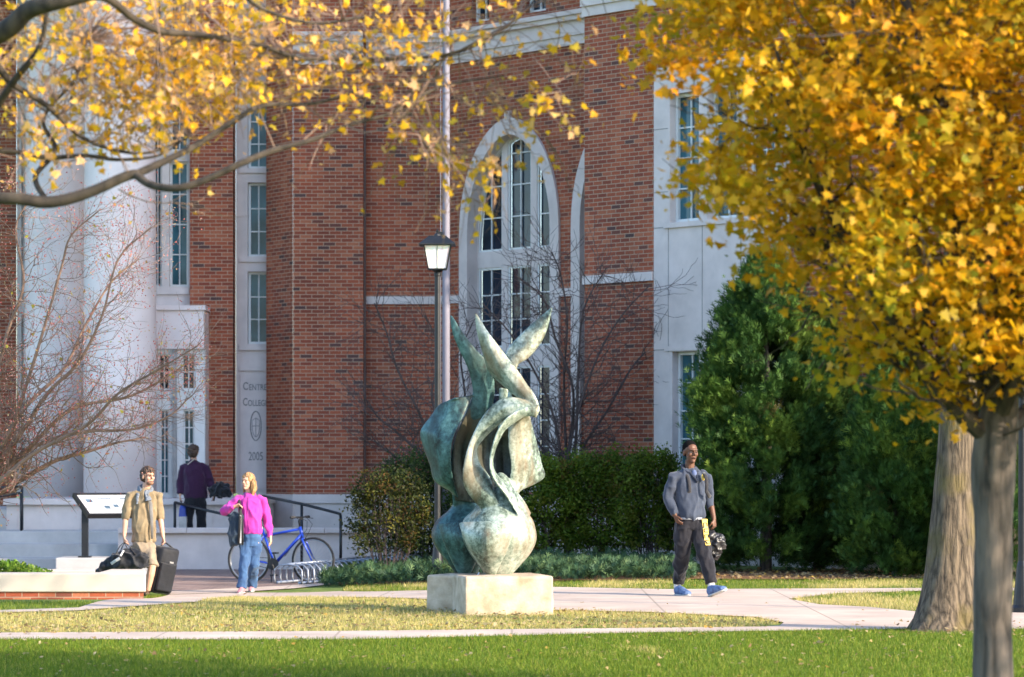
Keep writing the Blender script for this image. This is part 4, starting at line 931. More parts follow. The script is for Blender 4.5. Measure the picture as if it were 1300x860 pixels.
# ------------------------------------------------------------------ info sign
sg = empty('information_sign', (at(100, 0, 50.3).x, 50.3, .05), label='low black framed information panel on posts left of the man with the suitcases', cat='sign')
wd = Vector((.93, .36, 0)).normalized(); sd = Vector((.30, -.40, -.34)); TL = at(92, 628, 50.6); Wd = 1.15
def SP(u, v, n_=0):
    nn_ = wd.cross(sd).normalized(); nn_ = nn_ if nn_.z > 0 else -nn_
    return TL+wd*u*Wd+sd*v+nn_*n_
def slab(mb, u0, u1, v0, v1, n0, n1): mb.add([SP(u, v, n_) for n_ in (n0, n1) for u, v in ((u0, v0), (u1, v0), (u1, v1), (u0, v1))], [(3, 2, 1, 0), (4, 5, 6, 7), (0, 1, 5, 4), (1, 2, 6, 5), (2, 3, 7, 6), (3, 0, 4, 7)])
mb = MB(); slab(mb, 0, .04, 0, 1, -.05, .03); slab(mb, .96, 1, 0, 1, -.05, .03); slab(mb, .04, .96, 0, .06, -.05, .03); slab(mb, .04, .96, .94, 1, -.05, .03); slab(mb, .04, .96, .06, .94, -.05, -.03); mb.build('frame', M['black_metal'], sg)
mb = MB(); slab(mb, .04, .96, .06, .94, -.029, .012); pn = mb.build('panel', mat('sign_panel', (.62, .64, .64), .3, var=.05, bmp=0, scale=8), sg)
M['pic'] = mat('sign_picture', (.10, .16, .22), .4, var=.3, bmp=0, scale=20)
for u, v, a_, b_ in ((.12, .25, .09, .16), (.32, .55, .08, .15), (.46, .50, .07, .14), (.70, .60, .10, .18), (.62, .2, .16, .05), (.30, .2, .2, .04)):
    mb = MB(); slab(mb, u, u+a_, v, v+b_, .0125, .015); mb.build('picture', M['pic'], pn)
mb = MB()
for r_ in range(9):
    for c0 in (.10, .44, .72): slab(mb, c0, c0+.14+.03*((r_*7+int(c0*10)) % 3), .68+.022*r_, .68+.022*r_+.009, .0125, .0135)
mb.build('text_line', mat('sign_text', (.2, .2, .2), .5, bmp=0), pn)
for u in (.06, .82):
    p_ = SP(u, .55); mb = MB(); mb.box((p_.x, p_.y, (p_.z+.02)/2), (.10, .10, p_.z-.06)); mb.box((p_.x, p_.y, .065), (.2, .2, .02)); mb.build('post', M['black_metal'], sg)
mb = MB(); mb.box((at(126, 0, 50.5).x+.1, 50.6, -.09), (1.5, .9, .28)); tag(mb.build('concrete_pad', M['concrete2'], None, bevel=.015), 'low concrete pad under the black framed information panel', 'concrete pad')
# ------------------------------------------------------------------ planter
pl = empty('planter_wall', (-6, 40.4, -.22), label='low brick planter wall with a broad white stone cap at the lower left', cat='planter')
Xe = (185-CX)/F*40.0; Xs = -14.0
def brickbox(name, x0, x1, y0, y1, z0, z1, parent):
    for W__, L_ in ((Wall(x0, y0, 1, 0), x1-x0), (Wall(x1, y0, 0, 1), y1-y0), (Wall(x1, y1, -1, 0), x1-x0)): sheet(name, W__, rect(0, L_, z0, z1), [], M['brick_sun'], parent)
M['brick_sun'] = brick_mat('planter_brick', tone=1.25)
sheet('brick_base', Wall(Xs, 40.03, 1, 0), rect(0, Xe-.03-Xs, -.4, -.07), [], M['brick_sun'], pl); sheet('brick_base', Wall(Xe-.03, 40.03, -.2, 1.6), rect(0, 1.6, -.4, -.07), [], M['brick_sun'], pl)
for x0, x1, y0, y1 in ((Xs, -8.003, 40, 40.45), (-7.997, Xe, 40, 40.45), (Xe-.65, Xe, 40.453, 41.6), (Xs, Xe-.653, 41.2, 41.6)):
    mb = MB(); mb.prism([(x0, y0), (x1-(y0-40)*.125*(x1 > -5.4), y0), (x1-(y1-40)*.125*(x1 > -5.4), y1), (x0, y1)], -.068, .168); mb.build('stone_cap', M['capstone'] if 'capstone' in M else M.setdefault('capstone', mat('cap_limestone', (.56, .49, .41), .85, var=.07, scale=2, bscale=40)), pl, bevel=.012)
mb = MB(); mb.box(((Xs+Xe-.65)/2, 40.82, -.1), (Xe-.66-Xs, .74, .35)); mb.build('soil', M['soil'], pl)
n = 5200; C = np.column_stack([RNG.uniform(-9, (62-CX)/F*40.8, n), RNG.uniform(40.4, 41.3, n), np.zeros(n)]); C[:, 2] = .12+.17*RNG.uniform(0, 1, n)**.7*np.clip(((62-CX)/F*40.8-C[:, 0])/.5, .15, 1)
a_, b_ = rand_axes(n, (0, -.2, .7), .8); quadmesh('bedding_plants', C, OVAL, np.cross(b_, a_), b_, RNG.uniform(.6, 1.2, n)*.06, pick([((.10, .20, .02), 4), ((.17, .28, .03), 3), ((.25, .32, .05), 1)], n), M['leaf'], kind='stuff', label='fresh green low plants growing in the planter at the left edge', cat='plants')
# ------------------------------------------------------------------ bicycle
Yk = 46.9; hub = at(316, 709, Yk); zg = g(hub.x, Yk)
bk = empty('bicycle', (hub.x, Yk, zg), label='blue bicycle parked on its kickstand behind the person in pink', cat='bicycle')
th = R(-21); BM_ = Matrix.Rotation(th, 3, 'Z')
def K(x, z, y=0): return Vector((hub.x, Yk, zg))+BM_ @ Vector((x, y, z))
M['blue'] = mat('blue_frame_paint', (.015, .055, .42), .3, .2, var=.05, bmp=0); M['rubber'] = mat('rubber', (.02, .02, .022), .8, var=.1, bmp=.05); M['steel'] = mat('steel', (.45, .46, .48), .35, .9, var=.1, bmp=0)
def wheel(x):
    c = K(x, .345); mb = MB(); mb.tube([K(x+.33*math.cos(a_), .345+.33*math.sin(a_)) for a_ in np.linspace(0, 2*math.pi, 61)], .018, 8, cap=False); o = mb.build('wheel', M['rubber'], bk, smooth=True)
    mb = MB(); mb.tube([K(x+.306*math.cos(a_), .345+.306*math.sin(a_)) for a_ in np.linspace(0, 2*math.pi, 61)], .010, 6, cap=False); mb.build('rim', M['steel'], o, smooth=True)
    mb = MB()
    for i in range(28):
        a_ = 2*math.pi*i/28; sy = .03*(-1)**i; mb.tube([K(x+.02*math.cos(a_+.8*(-1)**(i//2)), .345+.02*math.sin(a_+.8*(-1)**(i//2)), sy), K(x+.3*math.cos(a_), .345+.3*math.sin(a_))], .0014, 4, cap=False)
    mb.tube([K(x, .345, -.05), K(x, .345, .05)], .018, 10); mb.build('spokes', M['steel'], o)
wheel(0); wheel(1.05)
mb = MB()
hb, ht, bb_, st_ = (.875, .69), (.835, .84), (.42, .285), (.25, .70)
def T2(p, q, r_, y0=0, y1=0): mb.tube([K(p[0], p[1], y0), K(q[0], q[1], y1)], r_, 10)
T2(hb, ht, .024); T2((.865, .73), bb_, .024); T2((.845, .81), st_, .019); T2(bb_, (.22, .80), .018)
for sy in (-1, 1): T2(bb_, (0, .345), .011, .03*sy, .06*sy); T2(st_, (0, .345), .009, .015*sy, .06*sy)
mb.tube([K(.42, .285, -.04), K(.42, .285, .04)], .024, 12)
mb.build('frame', M['blue'], bk, smooth=True)
mb = MB()
for sy in (-1, 1): mb.tube([K(.88, .67, .0), K(.89, .66, .05*sy), K(.93, .58, .055*sy), K(1.05, .345, .055*sy)], [.02, .018, .016, .011], 8)
mb.build('fork', M['blue'], bk, smooth=True)
mb = MB(); mb.tube([K(.835, .84), K(.815, .93), K(.87, .98)], .015, 8); mb.tube([K(.84, .985, -.30), K(.86, .985, -.1), K(.875, .98, 0), K(.86, .985, .1), K(.84, .985, .30)], .012, 8); mb.build('handlebar', M['black_metal'], bk, smooth=True)
for sy in (-1, 1): mb = MB(); mb.tube([K(.84, .985, .2*sy), K(.835, .985, .32*sy)], .019, 8); mb.tube([K(.86, .98, .19*sy), K(.93, .96, .26*sy)], .006, 5); mb.build('grip', M['rubber'], bk, smooth=True)
mb = MB(); mb.tube([K(.87, .98, -.15), K(.99, .93, -.08), K(.96, .80, -.03), K(.87, .72, .0)], .004, 5); mb.tube([K(.87, .98, .15), K(1.0, .88, .08), K(.96, .75, .03), K(.90, .65, .02)], .004, 5); mb.build('brake_cable', M['rubber'], bk)
mb = MB(); mb.tube([K(.22, .80), K(.195, .92)], .013, 8); mb.build('seat_post', M['steel'], bk)
mb = MB(); mb.tube([K(.06, .945), K(.12, .95), K(.2, .945), K(.30, .935), K(.34, .93)], [(.02, .03), (.03, .075), (.028, .06), (.022, .025), (.015, .015)], 12, ref=(0, 0, 1)); mb.build('saddle', M['rubber'], bk, smooth=True)
mb = MB(); mb.tube([K(.42, .285, -.055), K(.42, .285, -.045)], .088, 24); mb.tube([K(0, .345, -.05), K(0, .345, -.035)], .045, 16); mb.tube([K(.42, .372, -.05), K(0, .39, -.045)], .006, 4); mb.tube([K(.42, .20, -.05), K(0, .30, -.045)], .006, 4); mb.build('chain_set', M['black_metal'], bk)
mb = MB(); mb.tube([K(.42, .285, -.07), K(.47, .13, -.075)], .011, 6); mb.tube([K(.42, .285, .07), K(.37, .44, .075)], .011, 6); mb.box(K(.47, .125, -.12), (.09, .09, .022), rz=th); mb.box(K(.37, .445, .12), (.09, .09, .022), rz=th); mb.build('pedal', M['black_metal'], bk)
mb = MB(); mb.tube([K(.38, .27, -.03), K(.45, .02, -.17)], .009, 6); mb.build('kickstand', M['black_metal'], bk)
mb = MB(); mb.tube([K(.56, .42, .02), K(.62, .50, .02)], .035, 10); mb.build('bottle_cage', M['steel'], bk)
# ------------------------------------------------------------------ bike rack
ra, rb_ = at(366, 720, 46.1), at(520, 713, 48.2); rk = empty('bike_rack', (ra.x, ra.y, g(ra.x, ra.y)), label='low grey metal grid bike rack under the front wheel of the blue bicycle', cat='bike rack')
ra.z = g(ra.x, ra.y)+.30; rb_.z = g(rb_.x, rb_.y)+.30; dv = (rb_-ra); L = Vector((dv.x, dv.y, 0)).length; dn = Vector((dv.x, dv.y, 0)).normalized(); dp = Vector((dn.y, -dn.x, 0))
mb = MB()
for zo, off in ((0, 0), (-.27, .22), (-.27, -.22)): mb.tube([ra+dp*off+Vector((0, 0, zo)), rb_+dp*off+Vector((0, 0, zo))], .024, 8)
mb.build('rail', M['rack'] if 'rack' in M else M.setdefault('rack', mat('galvanised', (.34, .37, .42), .45, .6, var=.1, bmp=0)), rk, smooth=True)
for i in range(22):
    c = ra.lerp(rb_, i/21); mb = MB(); mb.tube([c+dp*x_+Vector((0, 0, z_)) for x_, z_ in ((.26, -.28), (.28, -.2), (.27, -.08), (.18, -.015), (0, .0), (-.18, -.015), (-.27, -.08), (-.28, -.2), (-.26, -.28))], .013, 6); mb.build('hoop', M['rack'], rk, smooth=True)

# ------------------------------------------------------------------ plinth and sculpture
pt = empty('stone_plinth', (-.1, 33, 0), label='weathered pale limestone plinth of two blocks under the bronze sculpture', cat='plinth')
def block(P0, w_, d_, rz, h, name, m):
    Mz = Matrix.Rotation(rz, 3, 'Z'); c = P0+Mz @ Vector((w_/2, d_/2, 0)); mb = MB(); mb.box((c.x, c.y, h/2-.03), (w_, d_, h+.06), rz=rz)
    me = mb.mesh(name); me = apply_mods(me, [('BEVEL', dict(width=.028, segments=3)), ('SUBSURF', dict(subdivision_type='SIMPLE', levels=4, render_levels=4))], name)
    displace(me, lambda q: .008*noise.noise(q*4)+.004*noise.noise(q*14))
    return obj(name, me, m, pt)
pc = at(590, 782, 32.5); pc.z = 0
block(pc, .94, 1.0, R(12), .405, 'stone_block', M['plinth'])
pc2 = at(541, 778, 33.35); pc2.z = 0
block(pc2, .40, .50, R(-33), .395, 'stone_block', M['plinth'])
mb = MB(); q = at(573, 0, 33.1)
def bronze(name, stops, warm):
    m, nt, b = newmat(name); tc = N(nt, 'ShaderNodeTexCoord'); mp = N(nt, 'ShaderNodeMapping'); mp.inputs['Scale'].default_value = (1.3, 1.3, .6); nt.links.new(tc.outputs['Object'], mp.inputs[0])
    n1 = N(nt, 'ShaderNodeTexNoise', Scale=2.4, Detail=10.0, Roughness=.7); nt.links.new(mp.outputs[0], n1.inputs['Vector'])
    n2 = N(nt, 'ShaderNodeTexNoise', Scale=22.0, Detail=6.0, Roughness=.7); nt.links.new(tc.outputs['Object'], n2.inputs['Vector'])
    ad = N(nt, 'ShaderNodeMath', operation='MULTIPLY_ADD'); nt.links.new(n2.outputs[0], ad.inputs[0]); ad.inputs[1].default_value = .5; sb = N(nt, 'ShaderNodeMath', operation='SUBTRACT'); nt.links.new(n1.outputs[0], sb.inputs[0]); sb.inputs[1].default_value = .25; nt.links.new(sb.outputs[0], ad.inputs[2])
    r = ramp(nt, ad.outputs[0], stops)
    n3 = N(nt, 'ShaderNodeTexNoise', Scale=1.7, Detail=5.0); mp2 = N(nt, 'ShaderNodeMapping'); mp2.inputs['Scale'].default_value = (2.2, 2.2, .5); mp2.inputs['Location'].default_value = (3, 1, 5); nt.links.new(tc.outputs['Object'], mp2.inputs[0]); nt.links.new(mp2.outputs[0], n3.inputs['Vector'])
    r3 = ramp(nt, n3.outputs[0], [(.50, (0, 0, 0)), (.68, (1, 1, 1))]); mx = N(nt, 'ShaderNodeMix', data_type='RGBA'); ml = N(nt, 'ShaderNodeMath', operation='MULTIPLY'); nt.links.new(r3.outputs[0], ml.inputs[0]); ml.inputs[1].default_value = .75
    nt.links.new(ml.outputs[0], mx.inputs[0]); nt.links.new(r.outputs[0], mx.inputs[6]); mx.inputs[7].default_value = rgba(warm); nt.links.new(mx.outputs[2], b.inputs['Base Color'])
    b.inputs['Metallic'].default_value = .25; b.inputs['Roughness'].default_value = .48; bump(nt, b, n2.outputs[0], .35, .006); return m
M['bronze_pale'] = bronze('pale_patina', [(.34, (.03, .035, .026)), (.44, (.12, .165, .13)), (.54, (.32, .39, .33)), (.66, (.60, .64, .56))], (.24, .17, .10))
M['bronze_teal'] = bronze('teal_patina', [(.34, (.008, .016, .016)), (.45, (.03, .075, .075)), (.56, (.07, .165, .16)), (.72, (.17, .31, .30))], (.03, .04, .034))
YS = 33.3
def ribbon(mb, secs, th=.026, n=11, k=5):
    """secs: (left x, y, depth, right x, y, depth, bulge towards the viewer side)"""
    S = crom(secs, k); P = []
    for s in S:
        a_ = at(s[0], s[1], YS)+Vector((0, s[2], 0)); b_ = at(s[3], s[4], YS)+Vector((0, s[5], 0))
        P.append([a_.lerp(b_, j/(n-1))+Vector((0, -s[6]*(.45*4*(j/(n-1))*(1-j/(n-1))+.55*(1-abs(2*j/(n-1)-1))), 0)) for j in range(n)])
    m = len(P); V = np.array([[tuple(p) for p in r] for r in P]); gu_ = np.gradient(V, axis=1); gv_ = np.gradient(V, axis=0); nr = np.cross(gu_, gv_); nr /= np.linalg.norm(nr, axis=2)[:, :, None]+1e-9
    edge = np.array([.35]+[1]*(n-2)+[.35])[None, :, None]
    F_, Bk = V-nr*th/2*edge, V+nr*th/2*edge; idx = lambda s_, i, j: s_*m*n+i*n+j
    fs = []
    for i in range(m-1):
        for j in range(n-1): fs.append((idx(0, i, j), idx(0, i, j+1), idx(0, i+1, j+1), idx(0, i+1, j))); fs.append((idx(1, i, j), idx(1, i+1, j), idx(1, i+1, j+1), idx(1, i, j+1)))
        fs.append((idx(0, i, 0), idx(0, i+1, 0), idx(1, i+1, 0), idx(1, i, 0))); fs.append((idx(0, i, n-1), idx(1, i, n-1), idx(1, i+1, n-1), idx(0, i+1, n-1)))
    for j in range(n-1): fs.append((idx(0, 0, j), idx(1, 0, j), idx(1, 0, j+1), idx(0, 0, j+1))); fs.append((idx(0, m-1, j), idx(0, m-1, j+1), idx(1, m-1, j+1), idx(1, m-1, j)))
    mb.add([tuple(v) for v in np.vstack([F_.reshape(-1, 3), Bk.reshape(-1, 3)])], fs)
def bulb(mb, secs, dy, flat=.8, rid=.13, ph=0.0, n=48):
    S = crom(secs, 5); vs = []
    for y, xl, xr in S:
        c = at((xl+xr)/2, y, YS)+Vector((0, dy, 0)); w_ = (xr-xl)/2/F*YS
        for k in range(n):
            a_ = 2*math.pi*k/n; q_ = 1-rid+rid*abs(math.cos(1.5*a_+ph+y*.006))**.7*1.3
            vs.append((c.x+w_*math.cos(a_)*(q_ if abs(math.cos(a_)) < .9 else 1), c.y+w_*flat*math.sin(a_)*q_, c.z))
    m = len(S); mb.add(vs, [(i*n+k, (i+1)*n+k, (i+1)*n+(k+1) % n, i*n+(k+1) % n) for i in range(m-1) for k in range(n)]+[tuple(range(n)), tuple(range((m-1)*n, m*n))[::-1]])
scu = empty('sculpture', (-.2, 33.2, .405), label='green bronze abstract flame sculpture standing on the stone plinth', cat='sculpture')
def cast(mb, name, m, vox=.009):
    me = mb.mesh(name); me = apply_mods(me, [('REMESH', dict(mode='VOXEL', voxel_size=vox)), ('SMOOTH', dict(factor=.5, iterations=3))], name); smooth_all(me); return obj(name, me, m, scu)
mb = MB()
ribbon(mb, [(571, 400, 0, 574, 401, 0, 0), (574.5, 424, .0, 591, 427, .02, .01), (584, 447, .02, 607, 446, .05, .015), (593, 466, .05, 620, 459, .08, .02), (598, 484, .08, 627, 478, .1, .02), (599, 503, .1, 628, 500, .12, .02), (589, 528, .1, 620, 534, .16, .0), (580, 549, .12, 604, 558, .22, -.06), (573, 575, .12, 598, 588, .28, -.12), (573, 602, .14, 603, 614, .3, -.12), (574, 642, .3, 612, 646, .35, .04)], .028)
ribbon(mb, [(577, 506, .0, 600, 501, .08, .0), (558, 513, .10, 593, 519, .02, .04), (547, 527, .15, 587, 532, -.03, .05), (535, 543, .18, 580, 546, -.08, .05), (532.5, 551, .20, 576, 556, -.12, .05), (536, 566, .22, 573, 570, -.12, .05), (545, 590, .22, 573, 592, -.08, .06), (551, 611, .25, 577, 614, .02, .05), (572, 622, .3, 582, 634, .2, .02)], .026)
bulb(mb, [(616, 580, 600), (634, 577, 604), (648, 569, 612), (661, 554, 624), (676, 547, 629), (690, 548.5, 628), (706, 559, 620), (720, 570, 611), (735, 581, 603)], .38, .85, .08, .4)
ribbon(mb, [(556, 664, -.02+.1, 622, 664, .02, .13), (560, 680, .05, 618, 682, .02, .17), (566, 697, .08, 612, 698, .06, .16), (574, 715, .16, 604, 716, .16, .12), (584, 733, .26, 594, 734, .26, .04)], .03)
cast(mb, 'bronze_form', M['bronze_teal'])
mb = MB()
bulb(mb, [(600, 633, 638), (606, 626, 645), (618, 619, 652), (634, 611, 658), (648, 600, 667), (659, 589, 676), (672, 586, 680), (685, 588, 681), (700, 595, 675), (716, 606, 662), (735, 620, 644)], -.12, .85, .08, 1.2)
ribbon(mb, [(583, 663, -.30, 650, 660, -.50, .06), (587, 676, -.38, 650, 680, -.50, .13), (595, 695, -.38, 643, 700, -.46, .13), (607, 714, -.32, 634, 718, -.36, .08), (621, 734, -.22, 627, 735, -.22, .02)], .03)
ribbon(mb, [(610, 645, -.25, 636, 645, -.3, .02), (593, 624, -.30, 630, 630, -.32, .02), (587.5, 606, -.34, 622, 605, -.26, .03), (590, 585, -.34, 609, 588, -.24, .03), (595, 566, -.32, 606, 570, -.24, .03), (602, 549, -.30, 615, 557, -.22, .04), (611, 532, -.28, 629, 544, -.24, .05), (624, 516, -.26, 641, 534, -.28, .06), (640, 506, -.24, 650, 529, -.32, .07), (658, 506, -.22, 660, 524, -.34, .06), (673, 512, -.22, 671, 524, -.34, .04), (684, 521, -.25, 678, 529, -.32, .02)], .026)
ribbon(mb, [(684, 514, -.30, 680, 530, -.34, .02), (664, 519, -.36, 666, 530, -.30, .02), (646, 529, -.42, 652, 538, -.26, .02), (634, 544, -.44, 640, 548, -.30, .01), (627, 562, -.45, 631, 565, -.32, .01), (623, 580, -.45, 626, 582, -.32, .01), (623, 597, -.44, 627, 596, -.32, .01), (629, 612, -.42, 635, 607, -.3, .01), (640, 627, -.40, 650, 618, -.25, .02), (652, 645, -.38, 664, 634, -.15, .02), (662, 662, -.34, 674, 652, -.1, .03)], .026)
ribbon(mb, [(648, 527, -.1, 673, 528, -.16, .03), (645, 545, -.12, 676, 541, -.02, .06), (645, 565, -.14, 682, 563, .06, .06), (648, 585, -.14, 688, 588, .12, .07), (648, 600, -.14, 692, 605, .16, .07), (645, 615, -.14, 681, 614, .08, .05), (643, 630, -.14, 659, 625, -.05, .04), (643, 648, -.1, 660, 648, -.08, .03)], .026)
ribbon(mb, [(603, 398, -.1, 605, 399, -.1, 0), (605, 420, -.1, 619, 421, -.12, .03), (610, 440, -.08, 635, 442, -.14, .06), (615, 457, -.04, 648, 459, -.16, .09), (620, 471, 0, 659, 473, -.18, .11), (632, 484, .0, 669, 488, -.2, .11), (646, 496, -.04, 677, 499, -.22, .10), (659, 507, -.1, 683, 511, -.25, .07), (669, 518, -.18, 685, 522, -.28, .04), (677, 529, -.26, 680, 532, -.3, .01)], .028)
ribbon(mb, [(701, 389, .1, 701.5, 391, .1, 0), (683, 404, .1, 694, 421, .06, .03), (665, 420, .08, 684, 440, .02, .05), (649, 437, .04, 671, 455, -.02, .05), (641, 449, .0, 658, 464, -.06, .04), (641, 462, -.02, 656, 478, -.08, .02)], .026)
ribbon(mb, [(634, 492, .05, 646, 494, .05, .02), (633, 515, .05, 648, 515, .05, .02), (632, 545, .02, 650, 545, .02, .02)], .03)
ribbon(mb, [(645, 496, -.05, 646, 497, -.05, 0), (644, 505, -.06, 651, 505, -.06, .01), (642, 514, -.08, 656, 514, -.08, .01)], .025)
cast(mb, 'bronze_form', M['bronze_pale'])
M['bronze_dark'] = bronze('hollow_brown', [(.30, (.012, .012, .009)), (.45, (.035, .04, .03)), (.6, (.07, .09, .07)), (.8, (.16, .22, .18))], (.10, .075, .04))  # darker brown for the sheets laid in the hollows, to deepen them
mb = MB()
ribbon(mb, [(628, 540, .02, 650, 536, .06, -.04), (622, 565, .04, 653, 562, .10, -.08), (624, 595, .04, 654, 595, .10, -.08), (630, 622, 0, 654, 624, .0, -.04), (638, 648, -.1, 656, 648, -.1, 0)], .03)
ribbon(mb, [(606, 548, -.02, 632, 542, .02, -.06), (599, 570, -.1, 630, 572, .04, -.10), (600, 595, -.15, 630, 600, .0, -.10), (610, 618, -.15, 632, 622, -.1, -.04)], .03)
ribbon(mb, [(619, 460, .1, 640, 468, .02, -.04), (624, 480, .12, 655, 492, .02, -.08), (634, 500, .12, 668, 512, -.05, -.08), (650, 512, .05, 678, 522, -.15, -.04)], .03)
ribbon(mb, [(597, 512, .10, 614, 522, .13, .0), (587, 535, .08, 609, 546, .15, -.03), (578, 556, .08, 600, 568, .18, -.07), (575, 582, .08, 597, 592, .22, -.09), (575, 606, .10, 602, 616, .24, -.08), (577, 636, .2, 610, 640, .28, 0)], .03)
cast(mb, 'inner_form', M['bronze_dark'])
mb = MB(); mb.tube([at(603, 737, YS-.2), at(609, 727, YS-.2)], .012, 8); mb.build('fixing_pin', M['steel'], scu)
# ------------------------------------------------------------------ people
def cloth(name, c, rough=.85, var=.12, c2=None, scale=5): return mat(name, c, rough, var=var, scale=scale, bmp=.5, bscale=9, bdist=.02, c2=c2, sheen=.2, spec=.2)
def skinm(name, c): return mat(name, c, .5, var=.08, scale=12, bmp=.05, spec=.35)
def union(mb, name, vox, it=3, amp=0.0, fr=10.0, st=(1, 1, .55)):
    me = mb.mesh(name); me = apply_mods(me, [('REMESH', dict(mode='VOXEL', voxel_size=vox)), ('SMOOTH', dict(factor=.5, iterations=it))], name)
    if amp:
        def fn(c):
            q = Vector((c.x*st[0], c.y*st[1], c.z*st[2]))*fr
            return amp*1.5*((1-abs(noise.noise(q)))**3-.5+.5*noise.noise(q*2.3))
        displace(me, fn)
    return smooth_all(me)
def hand(mb, w, d, nrm, curl=.5, thumb=1, sc=1.0):
    """w wrist, d pointing along the hand, nrm palm normal (fingers curl that way), thumb side +1/-1 along side axis"""
    d = Vector(d).normalized(); nrm = Vector(nrm); nrm = (nrm-d*nrm.dot(d)).normalized(); s_ = d.cross(nrm).normalized()*thumb
    mb.tube([w-d*.02*sc, w+d*.015*sc, w+d*.05*sc, w+d*.085*sc], [(.027*sc, .020*sc), (.032*sc, .019*sc), (.040*sc, .016*sc), (.038*sc, .013*sc)], 12, ref=s_)
    for i, (o_, L, r_) in enumerate(((.030, .070, .0088), (.010, .080, .0092), (-.010, .075, .0088), (-.029, .058, .0080))):
        b_ = w+d*(.075-.004*abs(i-1))*sc+s_*o_*sc; p = [b_]; dd = d.copy()
        for j, f in enumerate((.42, .33, .25)):
            ang = curl*(.7, .9, .7)[j]; dd = (dd*math.cos(ang)+nrm*math.sin(ang)).normalized() if j == 0 else (dd+nrm*ang).normalized(); p.append(p[-1]+dd*L*f*sc+s_*o_*.02)
        mb.tube([b_-d*.02*sc]+p, [r_*sc, r_*sc*1.05, r_*sc, r_*.92*sc, r_*.75*sc], 8)
    b_ = w+d*.02*sc+s_*.022*sc; t1 = b_+(s_*.75+d*.7+nrm*.25).normalized()*.036*sc; t2 = t1+(s_*.3+d*.9+nrm*.35*curl*2).normalized()*.03*sc; t3 = t2+(d+nrm*curl).normalized()*.022*sc
    mb.tube([b_, t1, t2, t3], [.014*sc, .0115*sc, .0105*sc, .008*sc], 8)
def head(mb, c, yaw, tilt=0, s=1.0, female=False):
    Mh = Matrix.Rotation(yaw, 3, 'Z') @ Matrix.Rotation(tilt, 3, 'X') @ Matrix.Scale(s, 3); H = lambda x, y, z: c+Mh @ Vector((x, y, z))
    e = lambda x, y, z, a_, b_, c2: mb.ell(H(x, y, z), (a_, b_, c2), Mh)
    e(0, .012, .030, .076, .096, .092); e(0, -.028, -.045, .056, .062, .075); e(0, -.065, -.098, .026, .026, .022); e(0, -.030, -.085, .042, .045, .035)
    e(0, -.080, .030, .052, .020, .013); mb.tube([H(0, -.088, .018), H(0, -.105, -.010), H(0, -.112, -.026)], [.008*s, .012*s, .013*s], 8); e(.013, -.098, -.028, .008, .010, .007); e(-.013, -.098, -.028, .008, .010, .007)
    e(.036, -.062, -.020, .026, .026, .026); e(-.036, -.062, -.020, .026, .026, .026); e(0, -.090, -.058, .024, .010, .010)
    for sx in (-1, 1): e(sx*.079, .008, -.008, .010, .020, .032)
    return H, Mh
def face(parent, H, Mh, skin, lipc, brow):
    mb = MB()
    for sx in (-1, 1): mb.ell(H(sx*.030, -.0815, .004), (.0115, .009, .0055), Mh, 10, 7)
    ey = mb.build('eyes', M['eye'], parent, smooth=True)
    mb = MB()
    for sx in (-1, 1): mb.ell(H(sx*.030, -.0895, .004), (.0062, .004, .0062), Mh, 8, 6)
    mb.build('iris', M['dark'], ey)
    mb = MB()
    for sx in (-1, 1): mb.tube([H(sx*.046, -.088, .024), H(sx*.030, -.098, .029), H(sx*.014, -.098, .025)], [.003, .0045, .004], 6)
    mb.build('eyebrows', brow, parent)
    mb = MB(); mb.tube([H(-.024, -.094, -.060), H(-.008, -.101, -.056), H(0, -.1015, -.0575), H(.008, -.101, -.056), H(.024, -.094, -.060)], [.002, .0055, .005, .0055, .002], 8); mb.build('lips', lipc, parent, smooth=True)
M['eye'] = mat('eye_white', (.38, .35, .32), .3, var=0, bmp=0); M['dark'] = mat('dark_iris', (.015, .012, .01), .3, var=0, bmp=0)
def shoe(fig, heel, toe, m, sole, w_=.048, up=None, s=1.0):
    d = (toe-heel); L = d.length; d.normalize(); upv = up or (Vector((0, 0, 1))-d*d.z).normalized(); sd_ = d.cross(upv)
    q = lambda f, h: heel+d*L*f+upv*h*s
    mb = MB(); mb.tube([q(-.02, .055), q(.08, .055), q(.25, .055), q(.45, .048), q(.68, .036), q(.88, .030), q(.99, .026)], [(.022*s, .03*s), (.036*s, .048*s), (.040*s, .052*s), (.043*s, .045*s), (w_, .034*s), (.042*s, .027*s), (.018, .014)], 14, ref=sd_)
    mb.tube([q(.14, .06), q(.18, .095)], [(.036, .046), (.034, .042)], 12, ref=sd_)
    o = obj('shoe', union(mb, 'shoe', .006, 2), m, fig)
    mb = MB(); mb.tube([q(-.04, .014), q(.06, .014), q(.3, .014), q(.55, .014), q(.8, .014), q(1.02, .018)], [(.022, .012), (.040, .016), (.040, .015), (.046, .015), (w_-.002, .014), (.014, .010)], 14, ref=sd_); mb.build('sole', sole, o, smooth=True)

# ---- 1. man walking right of the sculpture
Y0 = 37.0; P = lambda x, y, d=0: at(x, y, Y0+d)
man = empty('person', (P(878, 757).x, Y0, 0), label='man in a grey blue hooded sweatshirt striding along the path right of the sculpture', cat='person')
yaw = R(28); rv = Vector((math.cos(yaw), math.sin(yaw), 0)); fv = Vector((math.sin(yaw), -math.cos(yaw), 0))
skin = skinm('dark_brown_skin', (.13, .06, .035)); mb = MB()
H, Mh = head(mb, P(876.5, 574.5), R(24), R(2), 1.06)
mb.tube([P(876, 584, .01), P(875.5, 596, .02), P(875.5, 606, .02)], [.056, .058, .08], 12)
mb.tube([P(875.5, 604, .02), P(875.5, 625, .02), P(876, 650, 0), P(877, 662, 0)], [(.17, .09), (.15, .1), (.14, .1), (.14, .1)], 14, ref=rv)
